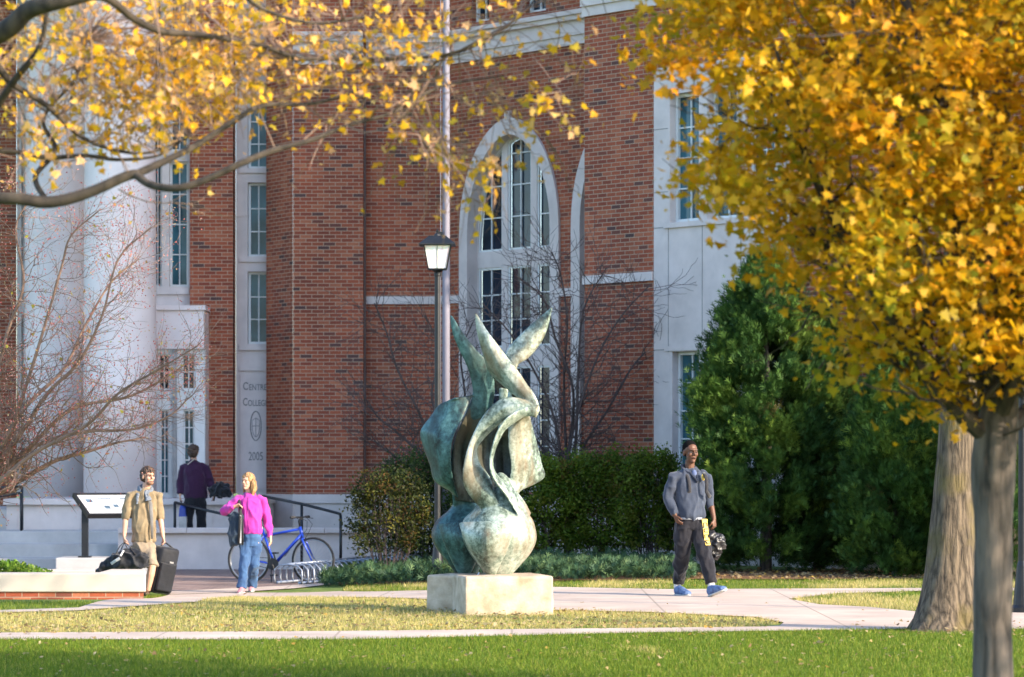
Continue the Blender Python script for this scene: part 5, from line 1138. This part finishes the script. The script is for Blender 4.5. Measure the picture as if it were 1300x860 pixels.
# arms
Ls, Le, Lw = P(854, 607, -.09), P(848, 633, -.05), P(857, 655, -.12); Rs, Re, Rw = P(897, 607, .09), P(901, 634, .12), P(906.5, 660, .02)
mb.tube([Ls, Le, Lw], [.05, .04, .028], 12); mb.tube([Rs, Re, Re.lerp(Rw, .4), Rw], [.05, .040, .036, .026], 12)
hand(mb, Lw, P(862, 666, -.14)-Lw, rv, .6, 1, .95); hand(mb, Rw, (P(907.5, 676, 0)-Rw), -rv*.3+fv*-.6, 1.0, -1, 1.0)
# legs
Lh, Lk, La = P(868, 664, -.02), P(866.5, 702, -.02), P(860, 742, .20); Rh, Rk, Ra = P(888, 664, .04), P(894, 703, -.15), P(903, 742, -.28)
for a_, b_, c_2 in ((Lh, Lk, La), (Rh, Rk, Ra)): mb.tube([a_, b_, c_2], [.08, .055, .036], 12)
bd = obj('body', union(mb, 'body', .0055, 2), skin, man); face(man, H, Mh, skin, mat('lips_dark', (.10, .035, .03), .4, bmp=0), M['dark'])
mb = MB(); mb.ell(H(0, .024, .052), (.079, .093, .082), Mh, 18, 12); mb.ell(H(0, .034, .01), (.079, .088, .07), Mh, 16, 10); mb.build('hair', mat('black_hair', (.007, .006, .006), .95, bmp=0, spec=.08), man, smooth=True)
grey = cloth('grey_blue_fleece', (.048, .062, .095), c2=(.028, .036, .058)); navy = cloth('navy_fleece', (.018, .026, .05)); char = cloth('charcoal_trousers', (.014, .014, .02), var=.2)
mb = MB()
mb.tube([P(877, 661, 0), P(877, 655, 0), P(876.5, 645, 0), P(876, 628, .01), P(875.5, 612, .02), P(875.5, 603, .02), P(875.5, 598, .02), P(875.5, 595, .02)], [(.158, .115), (.182, .138), (.180, .142), (.188, .14), (.195, .13), (.175, .11), (.12, .09), (.085, .08)], 22, ref=rv)
mb.tube([P(863, 602, -.05), Ls, Ls.lerp(Le, .5), Le, Le.lerp(Lw, .5), Le.lerp(Lw, .92)], [.058, .064, .060, .058, .052, .044], 14)
mb.tube([P(888, 602, .06), Rs, Rs.lerp(Re, .5), Re, Re.lerp(Rw, .42)], [.058, .064, .060, .056, .050], 14)
obj('sweatshirt', union(mb, 'sweatshirt', .010, 3, .016, 7.5), grey, man)
mb = MB(); mb.tube([P(877, 660, 0), P(877, 657, 0)], [(.160, .120), (.163, .122)], 20, ref=rv); mb.build('hem_band', mat('pale_grey_rib', (.26, .28, .32), .9), man, smooth=True)
mb = MB()
for a_ in np.linspace(-2.6, 2.6, 15): pass
cpts = [P(875.5, 596, .02)+rv*.085*math.sin(a_)-fv*.075*math.cos(a_)*-1*(-1)+Vector((0, 0, .035*(-math.cos(a_))*-1)) for a_ in np.linspace(.55, 2*math.pi-.55, 15)]
cpts = [P(875.5, 597, .02)+rv*.082*math.sin(a_)+fv*.078*math.cos(a_)+Vector((0, 0, -.045*math.cos(a_)+.005)) for a_ in np.linspace(.35, 2*math.pi-.35, 17)]
mb.tube([P(878.5, 612, 0)+fv*.13]+cpts+[P(878.5, 612, 0)+fv*.13], [(.008, .012)]+[(.020, .034)]*17+[(.008, .012)], 10); mb.build('collar', navy, man, smooth=True)
mb = MB(); mb.ell(P(877, 601, 0)+fv*.075, (.032, .025, .04), None, 12, 8); mb.build('undershirt', cloth('blue_grey_shirt', (.12, .16, .30)), man, smooth=True)
# chest emblem: a plain yellow shield sewn on, trouser panel with lettering strokes
yel = mat('yellow_print', (.72, .52, .10), .6, var=.05, bmp=0)
ec = P(886, 606, .03)+fv*.118; mb = MB(); mb.ell(ec, (.030, .014, .042), Matrix.Rotation(yaw+.35, 3, 'Z'), 12, 8); mb.build('emblem', yel, man, smooth=True)
mb = MB()
mb.tube([P(877, 656, 0), P(877, 664, 0), P(877.5, 672, 0)], [(.150, .115), (.155, .118), (.12, .10)], 18, ref=rv)
mb.tube([P(868.5, 664, -.02), P(867, 685, -.04), Lk, Lk.lerp(La, .5), P(861.5, 733, .17), P(861, 741, .19)], [.108, .102, .094, .084, .070, .062], 16)
mb.tube([P(887, 664, .03), P(890, 685, -.06), Rk, Rk.lerp(Ra, .5), P(901.5, 733, -.26), P(903, 741, -.28)], [.108, .102, .094, .084, .072, .064], 16)
tr_ = obj('trousers', union(mb, 'trousers', .010, 3, .013, 9), char, man)
sp_ = []
for (x, y, d_, r_) in ((896, 659, -.03, .105), (897.5, 668, -.05, .1), (898.5, 678, -.08, .1), (899.5, 687, -.11, .098), (900, 692, -.13, .095)): sp_.append(P(x, y, d_))
mb = MB()
for i, yy in enumerate(np.linspace(660, 690, 9)):
    f = (yy-660)/30; c0 = P(888.5+3.2*f, yy, .02-.14*f); pass
def legpt(yy, ang, ex=.006):
    f = min(1, max(0, (yy-664)/21)); c0 = P(887+3*f+max(0, (yy-685))*.22, yy, .03-.09*f-max(0, yy-685)*.005); r_ = (.105-.007*f)+ex+.012
    return c0+Vector((math.sin(ang), -math.cos(ang), 0))*(r_-.012)
ys = np.linspace(659, 692, 12); an = np.linspace(.28, .88, 6); vs = [legpt(y_, a_, e_) for e_ in (.002, .022) for y_ in ys for a_ in an]
fs = []
for s_ in range(2):
    for i in range(11):
        for j in range(5): q_ = s_*72+i*6+j; fs.append((q_, q_+1, q_+7, q_+6))
mb = MB(); mb.add(vs, fs); pnl = mb.build('printed_panel', yel, tr_, smooth=True)
mb = MB()
for i, yy in enumerate((664, 671.5, 679, 686)):
    mb.tube([legpt(yy, .38, .024), legpt(yy, .75, .024)], .006, 5); mb.tube([legpt(yy, .38, .024), legpt(yy+4, .38, .024)], .006, 5)
    if i % 2: mb.tube([legpt(yy+4, .38, .024), legpt(yy+4, .75, .024)], .006, 5)
    else: mb.tube([legpt(yy, .75, .024), legpt(yy+4, .75, .024)], .006, 5)
mb.build('lettering', M['dark'], pnl)
mb = MB()
for sx, x0_ in ((-1, 865), (1, 889)):
    ps_ = []
    for k_, (yy, fo) in enumerate(((601, .08), (604, .125), (610, .155), (617, .165), (624, .165))): ps_.append(P(x0_-sx*.4*k_, yy, .01)+fv*fo+rv*(-.0))
    ps_.append(P(x0_+sx*5, 631, .02)+fv*.13)
    mb.tube(ps_, [(.024, .014)]*6, 8, ref=rv)
mb.build('backpack_strap', cloth('strap_dark', (.03, .03, .035)), man, smooth=True)
mb = MB(); mb.tube([P(876, 606, .17), P(876, 618, .20), P(876, 640, .20), P(876, 648, .17)], [(.08, .05), (.13, .08), (.14, .09), (.10, .06)], 16, ref=rv); tag(mb.build('backpack', cloth('backpack_dark', (.03, .032, .04)), None, smooth=True), 'dark backpack worn by the man in the grey blue sweatshirt', 'backpack')
blue = mat('blue_shoe', (.10, .17, .32), .6, var=.5, scale=26, c2=(.03, .05, .14)); sole = mat('pale_sole', (.55, .56, .55), .7)
hl = P(858, 755.5, .22); hl.z = .0; tl = hl+Vector((.15, -.23, 0)); shoe(man, hl, tl, blue, sole, .060, s=1.25)
hr = P(901, 759, -.30); hr.z = .005; trr = hr+Vector((.185, -.19, .085)); shoe(man, hr, trr, blue, sole, .060, s=1.25)
for q_ in (La, Ra): mb = MB(); mb.tube([q_+Vector((0, 0, .02)), q_-Vector((0, 0, .06))], .043, 10); mb.build('sock', mat('white_sock', (.7, .7, .72), .9), man, smooth=True)
# held bundle
hb_ = empty('carried_bag', tuple(P(908, 700, -.02)), label='small bulky dark bag dangling from the hand of the man in the sweatshirt', cat='bag')
mb = MB(); mb.ell(P(908.5, 690, -.02), (.115, .10, .12), None, 16, 11); mb.ell(P(906, 703, -.02), (.07, .07, .09), None, 14, 9); mb.ell(P(903.5, 683, -.05), (.06, .07, .06)); obj('bag_body', union(mb, 'bag_body', .010, 2, .028, 12, (1, 1, 1)), mat('dark_vinyl', (.035, .035, .038), .35, var=.4, scale=14, bmp=.5, bscale=25, bdist=.01), hb_)
mb = MB(); mb.tube([P(904, 682, -.05), P(906, 673, -.02), P(910, 682, -.03)], .010, 8); mb.build('strap', M['rubber'], hb_, smooth=True)

# ---- 2. person in pink
Y0 = 43.2; P = lambda x, y, d=0: at(x, y, Y0+d)
gz = g(P(318, 700).x, Y0)
girl = empty('person', (P(318, 757).x, Y0, gz), label='person in a bright pink jacket and blue jeans standing in front of the bicycle', cat='person')
rv = Vector((math.cos(R(-8)), math.sin(R(-8)), 0)); fv = Vector((math.sin(R(-8)), -math.cos(R(-8)), 0)); skf = skinm('fair_skin', (.62, .37, .26)); mb = MB()
H, Mh = head(mb, P(314.5, 611.5), R(-30), 0, .93)
mb.tube([P(315.5, 619, .02), P(316.5, 628, .03), P(317, 634, .03)], [.047, .05, .07], 12)
mb.tube([P(317, 633, .02), P(318, 650, .02), P(319, 672, 0), P(319, 690, 0)], [(.13, .08), (.11, .09), (.10, .085), (.13, .1)], 14, ref=rv)
Ls, Le, Lw = P(301, 636, .0), P(284, 650, -.03), P(298, 643, -.17); Rs, Re, Rw = P(333.5, 635, .02), P(340, 662, .05), P(343.5, 682, .0)
mb.tube([Ls, Le, Lw], [.04, .032, .022], 12); mb.tube([Rs, Re, Rw], [.04, .032, .022], 12)
hand(mb, Lw, Vector((.8, -.1, .25)), Vector((0, -.5, -.9)), 1.1, 1, .9); hand(mb, Rw, P(344.5, 694, -.02)-Rw, -rv, .55, 1, .9)
Lh, Lk, La = P(312, 690, -.02), P(310, 718, -.08), P(307, 744, -.12); Rh, Rk, Ra = P(325, 690, .0), P(322.5, 718, .0), P(320, 741, .26)
for q_ in ((Lh, Lk, La), (Rh, Rk, Ra)): mb.tube(q_, [.055, .038, .03], 12)
obj('body', union(mb, 'body', .0055, 2), skf, girl); face(girl, H, Mh, skf, mat('lips_pink', (.45, .15, .13), .4, bmp=0), mat('brow_light', (.25, .14, .07), .8, bmp=0))
mb = MB(); mb.ell(H(0, .022, .045), (.086, .102, .088), Mh, 18, 12); mb.ell(H(0, .06, -.02), (.083, .062, .10), Mh, 16, 10)
mb.tube([H(.07, .03, .03), H(.085, .02, -.06), H(.085, .02, -.14), H(.075, .02, -.21)], [(.03, .045), (.034, .05), (.034, .045), (.015, .02)], 12, ref=(1, 0, 0)); mb.tube([H(-.07, .04, .03), H(-.082, .04, -.06), H(-.08, .05, -.14), H(-.07, .06, -.20)], [(.022, .04), (.026, .045), (.026, .04), (.01, .02)], 12, ref=(1, 0, 0)); mb.tube([H(0, .08, 0), H(0, .10, -.1), H(0, .10, -.2)], [(.07, .04), (.075, .04), (.05, .025)], 12, ref=(1, 0, 0))
obj('hair', union(mb, 'hair', .007, 2, .012, 22, (2, 2, .3)), mat('blonde_hair', (.42, .24, .10), .55, var=.3, scale=20, bmp=.5, bscale=200, stretch=(1, 1, .15)), girl)
pink = cloth('pink_jacket', (.52, .045, .33), var=.16); mb = MB()
mb.tube([P(319, 678, 0), P(319, 672, 0), P(318.5, 660, 0), P(317.5, 645, .01), P(317, 636, .02), P(317, 630, .02), P(317, 626.5, .03)], [(.140, .112), (.148, .12), (.150, .125), (.165, .13), (.165, .11), (.10, .08), (.065, .06)], 22, ref=rv)
mb.tube([P(308, 632, .01), Ls, Ls.lerp(Le, .5), Le, Le.lerp(Lw, .5), Lw.lerp(Le, .08)], [.055, .066, .062, .060, .050, .038], 14)
mb.tube([P(326, 632, .02), Rs, Rs.lerp(Re, .5), Re, Re.lerp(Rw, .5), Re.lerp(Rw, .98)], [.055, .066, .062, .058, .052, .042], 14)
obj('jacket', union(mb, 'jacket', .009, 3, .014, 8.5), pink, girl)
mb = MB(); cp_ = [P(316.5, 629, .02)+rv*.062*math.sin(a_)+fv*.06*math.cos(a_)+Vector((0, 0, -.03*math.cos(a_)+.01)) for a_ in np.linspace(.3, 2*math.pi-.3, 15)]; mb.tube(cp_, (lambda: [(.014, .026)]*15)(), 10); mb.build('collar', cloth('purple_collar', (.16, .04, .30)), girl, smooth=True)
mb = MB(); mb.tube([P(316.5, 631, .0)+fv*.085, P(317.5, 645, .01)+fv*.135, P(318.5, 660, 0)+fv*.13, P(319, 676, 0)+fv*.118], .004, 5); mb.build('zip', cloth('zip_purple', (.2, .03, .2)), girl)
jean = cloth('blue_jeans', (.05, .115, .24), c2=(.03, .065, .15), scale=7); mb = MB()
mb.tube([P(319, 674, 0), P(319, 682, 0), P(319, 694, 0)], [(.125, .10), (.140, .112), (.13, .11)], 18, ref=rv)
mb.tube([Lh, Lh.lerp(Lk, .5), Lk, Lk.lerp(La, .5), P(307, 747, -.12)], [.088, .082, .070, .066, .076], 14); mb.tube([Rh, Rh.lerp(Rk, .5), Rk, Rk.lerp(Ra, .5), P(320, 744, .24)], [.088, .082, .070, .064, .074], 14)
obj('jeans', union(mb, 'jeans', .009, 3, .010, 10), jean, girl)
ps = mat('pink_shoe', (.62, .25, .27), .6)
hl = P(308.5, 753, -.08); hl.z = gz; shoe(girl, hl, hl+Vector((-.03, -.23, .0)), ps, sole, .042); hr = P(319, 749, .30); hr.z = gz+.02; shoe(girl, hr, hr+Vector((.02, -.2, -.015)), ps, sole, .042)
tb = empty('shoulder_bag', tuple(P(298, 694, -.1)), label='dark navy shoulder bag hanging at the side of the person in pink', cat='bag')
mb = MB(); mb.tube([P(301, 651, -.1), P(300, 656, -.1), P(299, 672, -.1), P(299, 688, -.1), P(300, 692, -.1)], [(.05, .05), (.10, .06), (.105, .075), (.105, .07), (.085, .05)], 16, ref=rv); obj('bag_body', union(mb, 'bag_body', .009, 2, .02, 9), cloth('navy_canvas', (.022, .04, .065)), tb)
mb = MB(); mb.tube([P(303, 690, -.19), P(304.5, 660, -.2), P(305, 645, -.17), P(303, 634, -.05), P(303, 632, .03)], [(.018, .005)]*5, 8, ref=rv); mb.tube([P(308, 692, -.19), P(308, 668, -.2), P(305.5, 645, -.16), P(303.5, 634, -.04)], [(.014, .005)]*4, 8, ref=rv); mb.build('strap', M['rubber'], tb, smooth=True)
mb = MB(); mb.box(P(305.5, 672, -.19), (.02, .01, .38)); mb.build('trim', mat('pale_trim', (.5, .5, .5), .7), tb)

# ---- 3. man in khaki with luggage
Y0 = 42.6; P = lambda x, y, d=0: at(x, y, Y0+d)
gz = g(P(182, 700).x, Y0)
mk = empty('person', (P(182, 757).x, Y0, gz), label='man in a khaki shirt and cargo shorts carrying a bag in each hand', cat='person')
yaw = R(12); rv = Vector((math.cos(yaw), math.sin(yaw), 0)); fv = Vector((math.sin(yaw), -math.cos(yaw), 0)); skl = skinm('light_skin', (.58, .33, .23)); mb = MB()
H, Mh = head(mb, P(188, 605), R(40), R(3), 1.0)
mb.tube([P(186.5, 613, .02), P(185, 622, .03), P(184, 630, .03)], [.054, .056, .08], 12)
mb.tube([P(184, 629, .02), P(183, 650, .02), P(182.5, 672, 0), P(182.5, 690, 0)], [(.15, .09), (.13, .09), (.13, .09), (.14, .1)], 14, ref=rv)
Ls, Le, Lw = P(165, 628, -.03), P(159.5, 657, -.04), P(157.5, 681, -.08); Rs, Re, Rw = P(200.5, 629, .05), P(203.5, 657, .06), P(207, 682, .02)
mb.tube([Ls, Le, Le.lerp(Lw, .35), Lw], [.045, .038, .038, .027], 12); mb.tube([Rs, Re, Re.lerp(Rw, .35), Rw], [.045, .038, .037, .027], 12)
hand(mb, Lw, P(158, 692, -.08)-Lw, rv, 1.1, 1, .98); hand(mb, Rw, P(209.5, 692, .02)-Rw, -rv, 1.1, 1, .98)
Lh, Lk, La = P(175, 692, -.02), P(173, 720, .12), P(175, 750, .38); Rh, Rk, Ra = P(190, 692, .02), P(193, 720, -.16), P(187.5, 750, -.12)
mb.tube([Lh, Lk, Lk.lerp(La, .3), La], [.075, .055, .058, .035], 12); mb.tube([Rh, Rk, Rk.lerp(Ra, .3), Ra], [.075, .055, .056, .036], 12)
obj('body', union(mb, 'body', .0055, 2), skl, mk); face(mk, H, Mh, skl, mat('lips_tan', (.40, .16, .13), .4, bmp=0), mat('brow_brown', (.08, .045, .03), .8, bmp=0))
brown = mat('brown_hair', (.075, .042, .025), .6, var=.3, scale=20, bmp=.6, bscale=180); mb = MB(); mb.ell(H(0, .022, .050), (.086, .100, .086), Mh, 18, 12); mb.ell(H(0, .045, .0), (.085, .078, .085), Mh, 16, 10); mb.ell(H(.02, -.055, .078), (.055, .035, .025), Mh)
obj('hair', union(mb, 'hair', .007, 1, .016, 26, (1, 1, 1)), brown, mk)
mb = MB(); mb.ell(H(0, -.055, -.085), (.050, .048, .036), Mh, 14, 9); mb.build('beard', mat('beard_shadow', (.22, .12, .075), .8, bmp=.4, bscale=300), mk, smooth=True)
kh = cloth('khaki_shirt', (.26, .20, .12), c2=(.16, .12, .07)); mb = MB()
mb.tube([P(182.5, 688, 0), P(182.5, 683, 0), P(182.5, 670, 0), P(183, 652, .01), P(183.5, 636, .02), P(184, 627, .02), P(184.5, 622, .03), P(184.8, 619.5, .03)], [(.158, .125), (.162, .13), (.160, .128), (.168, .125), (.178, .12), (.150, .10), (.09, .08), (.065, .065)], 22, ref=rv)
mb.tube([P(174, 626, -.01), Ls, Ls.lerp(Le, .5), Le, Le.lerp(Lw, .12)], [.050, .060, .058, .056, .052], 14); mb.tube([P(193, 626, .04), Rs, Rs.lerp(Re, .5), Re, Re.lerp(Rw, .12)], [.050, .060, .058, .056, .052], 14)
obj('shirt', union(mb, 'shirt', .009, 3, .014, 8.5), kh, mk)
mb = MB(); mb.tube([P(187, 627, .0)+fv*.09, P(190, 640, .0)+fv*.128, P(191.5, 660, 0)+fv*.128, P(192, 684, 0)+fv*.126], [(.014, .010), (.026, .006), (.022, .004), (.016, .003)], 10, ref=rv); mb.build('undershirt', cloth('grey_tee', (.17, .165, .16)), mk, smooth=True)
plaid = mat('plaid_scarf', (.07, .09, .12), .9, var=.4, scale=60, c2=(.20, .22, .25)); mb = MB(); cp_ = [P(184.8, 622, .02)+rv*.078*math.sin(a_)+fv*.075*math.cos(a_)+Vector((0, 0, -.04*math.cos(a_)+.01)) for a_ in np.linspace(0, 2*math.pi, 17)]; mb.tube(cp_, [(.026, .030)]*17, 10); mb.tube([cp_[0], P(188, 636, -.05)+fv*.09], [(.03, .02), (.045, .015)], 10, ref=rv); mb.tube([P(174, 622, .02), P(174, 628, 0)+fv*.09, P(173.5, 640, 0)+fv*.115], [(.022, .01)]*3, 8, ref=rv); obj('scarf', union(mb, 'scarf', .008, 2, .01, 20, (1, 1, 1)), plaid, mk)
sh_ = cloth('khaki_shorts', (.30, .24, .17), c2=(.18, .14, .10)); mb = MB()
mb.tube([P(182.5, 684, 0), P(182.5, 692, 0), P(182.5, 701, 0)], [(.145, .115), (.155, .122), (.145, .12)], 18, ref=rv); mb.tube([P(174.5, 694, -.02), Lh.lerp(Lk, .5), Lk.lerp(La, -.02)], [.092, .088, .084], 14); mb.tube([P(190, 694, .02), Rh.lerp(Rk, .5), Rk.lerp(Ra, .0)], [.092, .088, .084], 14)
obj('shorts', union(mb, 'shorts', .009, 3, .012, 9), sh_, mk)
mb = MB(); mb.box(P(198, 706, .0), (.035, .12, .15)); mb.build('cargo_pocket', sh_, mk)
bs = mat('brown_leather', (.10, .055, .03), .6); hl = P(183.5, 757, -.06); hl.z = gz; shoe(mk, hl, hl+Vector((.06, -.24, 0)), bs, M['dark'] if False else mat('dark_sole', (.05, .04, .03), .8)); hr = P(174, 755, .38); hr.z = gz+.05; shoe(mk, hr, hr+Vector((.04, -.22, -.05)), bs, mat('dark_sole', (.05, .04, .03), .8))
# luggage
blk = cloth('black_nylon', (.012, .014, .02), .6, .3)
du_ = empty('duffel_bag', tuple(P(160, 730, -.2)), label='long black duffel bag held low by the man in khaki, behind the planter wall', cat='bag')
mb = MB(); mb.tube([P(118, 729, -.1), P(128, 724, -.12), P(141, 718, -.14), P(154, 713, -.16), P(166, 712, -.18), P(177, 712, -.2), P(184, 712, -.2), P(188, 712, -.2)], [(.03, .035), (.05, .06), (.09, .11), (.14, .14), (.14, .15), (.125, .14), (.10, .11), (.05, .05)], 16, ref=(0, 1, 0)); obj('bag_body', union(mb, 'bag_body', .011, 2, .03, 6, (1, 1, 1)), blk, du_)
mb = MB(); mb.tube([P(144, 709, -.26), P(152, 694, -.14), P(158, 688.5, -.09), P(164, 694, -.14), P(172, 704, -.3)], [(.016, .006)]*5, 8, ref=(0, 1, 0)); mb.tube([P(150, 706, -.0), P(155, 695, -.08), P(158, 689.5, -.08), P(161, 695, -.06), P(166, 706, .0)], [(.016, .006)]*5, 8, ref=(0, 1, 0)); mb.build('handle', M['rubber'], du_)
mb = MB(); mb.tube([P(141, 716, -.30), P(147, 712, -.345), P(152, 709, -.365)], [(.004, .02)]*3, 8, ref=(0, 1, 0)); mb.tube([P(153, 706, -.37), P(157, 699, -.33)], [(.004, .012)]*2, 8, ref=(0, 1, 0)); mb.build('label_patch', mat('white_tag', (.6, .6, .6), .6), du_)
su = empty('suitcase', tuple(P(205, 757, .05)), label='upright black suitcase beside the right leg of the man in khaki', cat='suitcase')
Ms = Matrix.Rotation(R(12), 3, 'Y') @ Matrix.Rotation(R(35), 3, 'Z'); mb = MB(); c_s = P(206.5, 724, .02); mb.box(c_s, (.30, .24, .64), M=Ms); mb.build('case_body', blk, su, bevel=.045, smooth=True)
mb = MB(); mb.box(c_s+Ms @ Vector((0, -.135, -.08)), (.24, .05, .38), M=Ms); mb.build('front_pocket', blk, su, bevel=.015)
mb = MB(); tp_ = c_s+Ms @ Vector((0, 0, .31)); mb.tube([tp_+Ms @ Vector((-.09, 0, 0)), P(206, 690, .02), P(211, 689.5, .02), tp_+Ms @ Vector((.09, 0, 0))], .011, 8); mb.build('handle', M['rubber'], su, smooth=True)
for sx in (-1, 1):
    mb = MB(); c2_ = c_s+Ms @ Vector((.11*sx, .05, -.335)); mb.tube([c2_+Vector((-.015, 0, 0)), c2_+Vector((.015, 0, 0))], .03, 12); mb.build('wheel', M['rubber'], su)
mb = MB(); mb.box(c_s+Ms @ Vector((.02, -.165, .13)), (.06, .004, .025), M=Ms); mb.build('label_patch', mat('grey_tag', (.25, .25, .25), .5), su)

# ---- 4. person in purple seen from behind
Y0 = 53.9; P = lambda x, y, d=0: at(x, y, Y0+d)
wp = empty('person', (P(247, 690).x, Y0, .235), label='person in a dark purple top and black trousers seen from behind on the terrace', cat='person')
rv = Vector((1, 0, 0)); mb = MB(); H, Mh = head(mb, P(246, 574), R(170), 0, .95)
mb.tube([P(246, 580, 0), P(246, 590, 0)], [.05, .06], 12); mb.tube([P(246, 590), P(247, 610), P(248, 635)], [(.15, .09), (.13, .1), (.15, .1)], 14, ref=rv)
Ls, Le, Lw = P(232, 594), P(229.5, 612, .03), P(228.5, 629, -.02); Rs, Re, Rw = P(261.5, 594), P(267, 612, .03), P(271.5, 628, -.03)
for q_ in ((Ls, Le, Lw), (Rs, Re, Rw)): mb.tube(q_, [.045, .035, .026], 12)
hand(mb, Lw, Vector((.0, -.1, -1)), Vector((1, 0, 0)), .9, 1, .9); hand(mb, Rw, Vector((.1, -.1, -1)), Vector((-1, 0, 0)), .9, 1, .9)
Lh, La, Rh, Ra = P(240, 636), P(238.5, 684, -.05), P(255, 636), P(256, 684, .05)
mb.tube([Lh, Lh.lerp(La, .5), La], [.08, .06, .04], 12); mb.tube([Rh, Rh.lerp(Ra, .5), Ra], [.08, .06, .04], 12); obj('body', union(mb, 'body', .007, 2), skl, wp); face(wp, H, Mh, skl, mat('lips_w', (.4, .16, .13), .4, bmp=0), brown)
mb = MB(); mb.ell(H(0, .02, .045), (.092, .108, .092), Mh, 18, 12); mb.ell(H(0, .05, -.01), (.09, .085, .09), Mh, 16, 10); obj('hair', union(mb, 'hair', .008, 1, .018, 24, (1, 1, 1)), mat('dark_brown_hair', (.06, .035, .022), .7, bmp=.6, bscale=150), wp)
pur = cloth('purple_jersey', (.035, .010, .036)); mb = MB(); mb.tube([P(248, 633), P(248, 625), P(247.5, 612), P(246.5, 600), P(246.5, 593), P(246, 587), P(246, 584)], [(.20, .14), (.205, .15), (.195, .15), (.20, .14), (.185, .12), (.10, .08), (.06, .06)], 22, ref=rv)
mb.tube([P(238, 592), Ls, Ls.lerp(Le, .5), Le, Le.lerp(Lw, .9)], [.06, .075, .07, .066, .052], 14); mb.tube([P(255, 592), Rs, Rs.lerp(Re, .5), Re, Re.lerp(Rw, .9)], [.06, .075, .07, .066, .052], 14); obj('top', union(mb, 'top', .011, 3, .012, 7), pur, wp)
bt_ = cloth('black_trousers', (.010, .010, .013)); mb = MB(); mb.tube([P(248, 628), P(248, 638), P(248, 645)], [(.17, .13), (.185, .14), (.16, .13)], 18, ref=rv); mb.tube([P(240.5, 638), Lh.lerp(La, .5), La+Vector((0, 0, .02))], [.10, .085, .075], 14); mb.tube([P(255, 638), Rh.lerp(Ra, .5), Ra+Vector((0, 0, .02))], [.10, .085, .075], 14); obj('trousers', union(mb, 'trousers', .011, 3, .008, 8), bt_, wp)
for q_ in (La, Ra): h_ = q_.copy(); h_.z = .235; shoe(wp, h_+Vector((0, -.04, 0)), h_+Vector((0, .19, 0)), M['dark'], M['dark'], .042)
mb = MB(); mb.tube([P(238, 590, -.145), P(246, 583.5, -.09), P(250, 583, -.07)], [(.012, .005)]*3, 6); mb.build('strap', mat('beige_strap', (.35, .3, .25), .8), wp)
b1 = empty('handbag', tuple(P(279, 634, -.1)), label='soft black handbag in the right hand of the person in purple', cat='bag')
mb = MB(); mb.tube([P(265, 627, -.08), P(271, 624, -.1), P(280, 622, -.1), P(288, 624, -.1), P(293, 628, -.1)], [(.05, .05), (.10, .10), (.135, .12), (.105, .10), (.04, .05)], 16, ref=(0, 0, 1)); obj('bag_body', union(mb, 'bag_body', .011, 2, .035, 8, (1, 1, 1)), blk, b1); mb = MB(); mb.tube([P(276, 613, -.1), P(273, 630, -.14), P(271.5, 636, -.08)], .012, 6); mb.build('strap', M['rubber'], b1)
b2 = empty('shopping_bag', tuple(P(232, 684, -.08)), label='blue and white shopping bag in the left hand of the person in purple', cat='bag')
mb = MB(); mb.tube([P(234, 681, -.1), P(234, 676, -.1), P(234, 660, -.1), P(234, 656, -.1)], [(.10, .05), (.115, .06), (.115, .05), (.11, .045)], 4, ref=(1, .9, 0)); mb.build('bag_body', mat('white_plastic', (.48, .47, .45), .6), b2)
mb = MB(); mb.tube([P(233.5, 656, -.1), P(233, 646, -.1), P(231.5, 640, -.08)], [(.11, .045), (.09, .04), (.03, .025)], 4, ref=(1, .9, 0)); mb.build('bag_top', mat('blue_plastic', (.03, .07, .36), .5), b2)
mb = MB(); mb.tube([P(231.5, 641, -.08), P(229.5, 635, -.03), P(229, 637, .02)], .010, 6); mb.build('handle', M['rubber'], b2)
bpy.data.scenes.remove(TS)
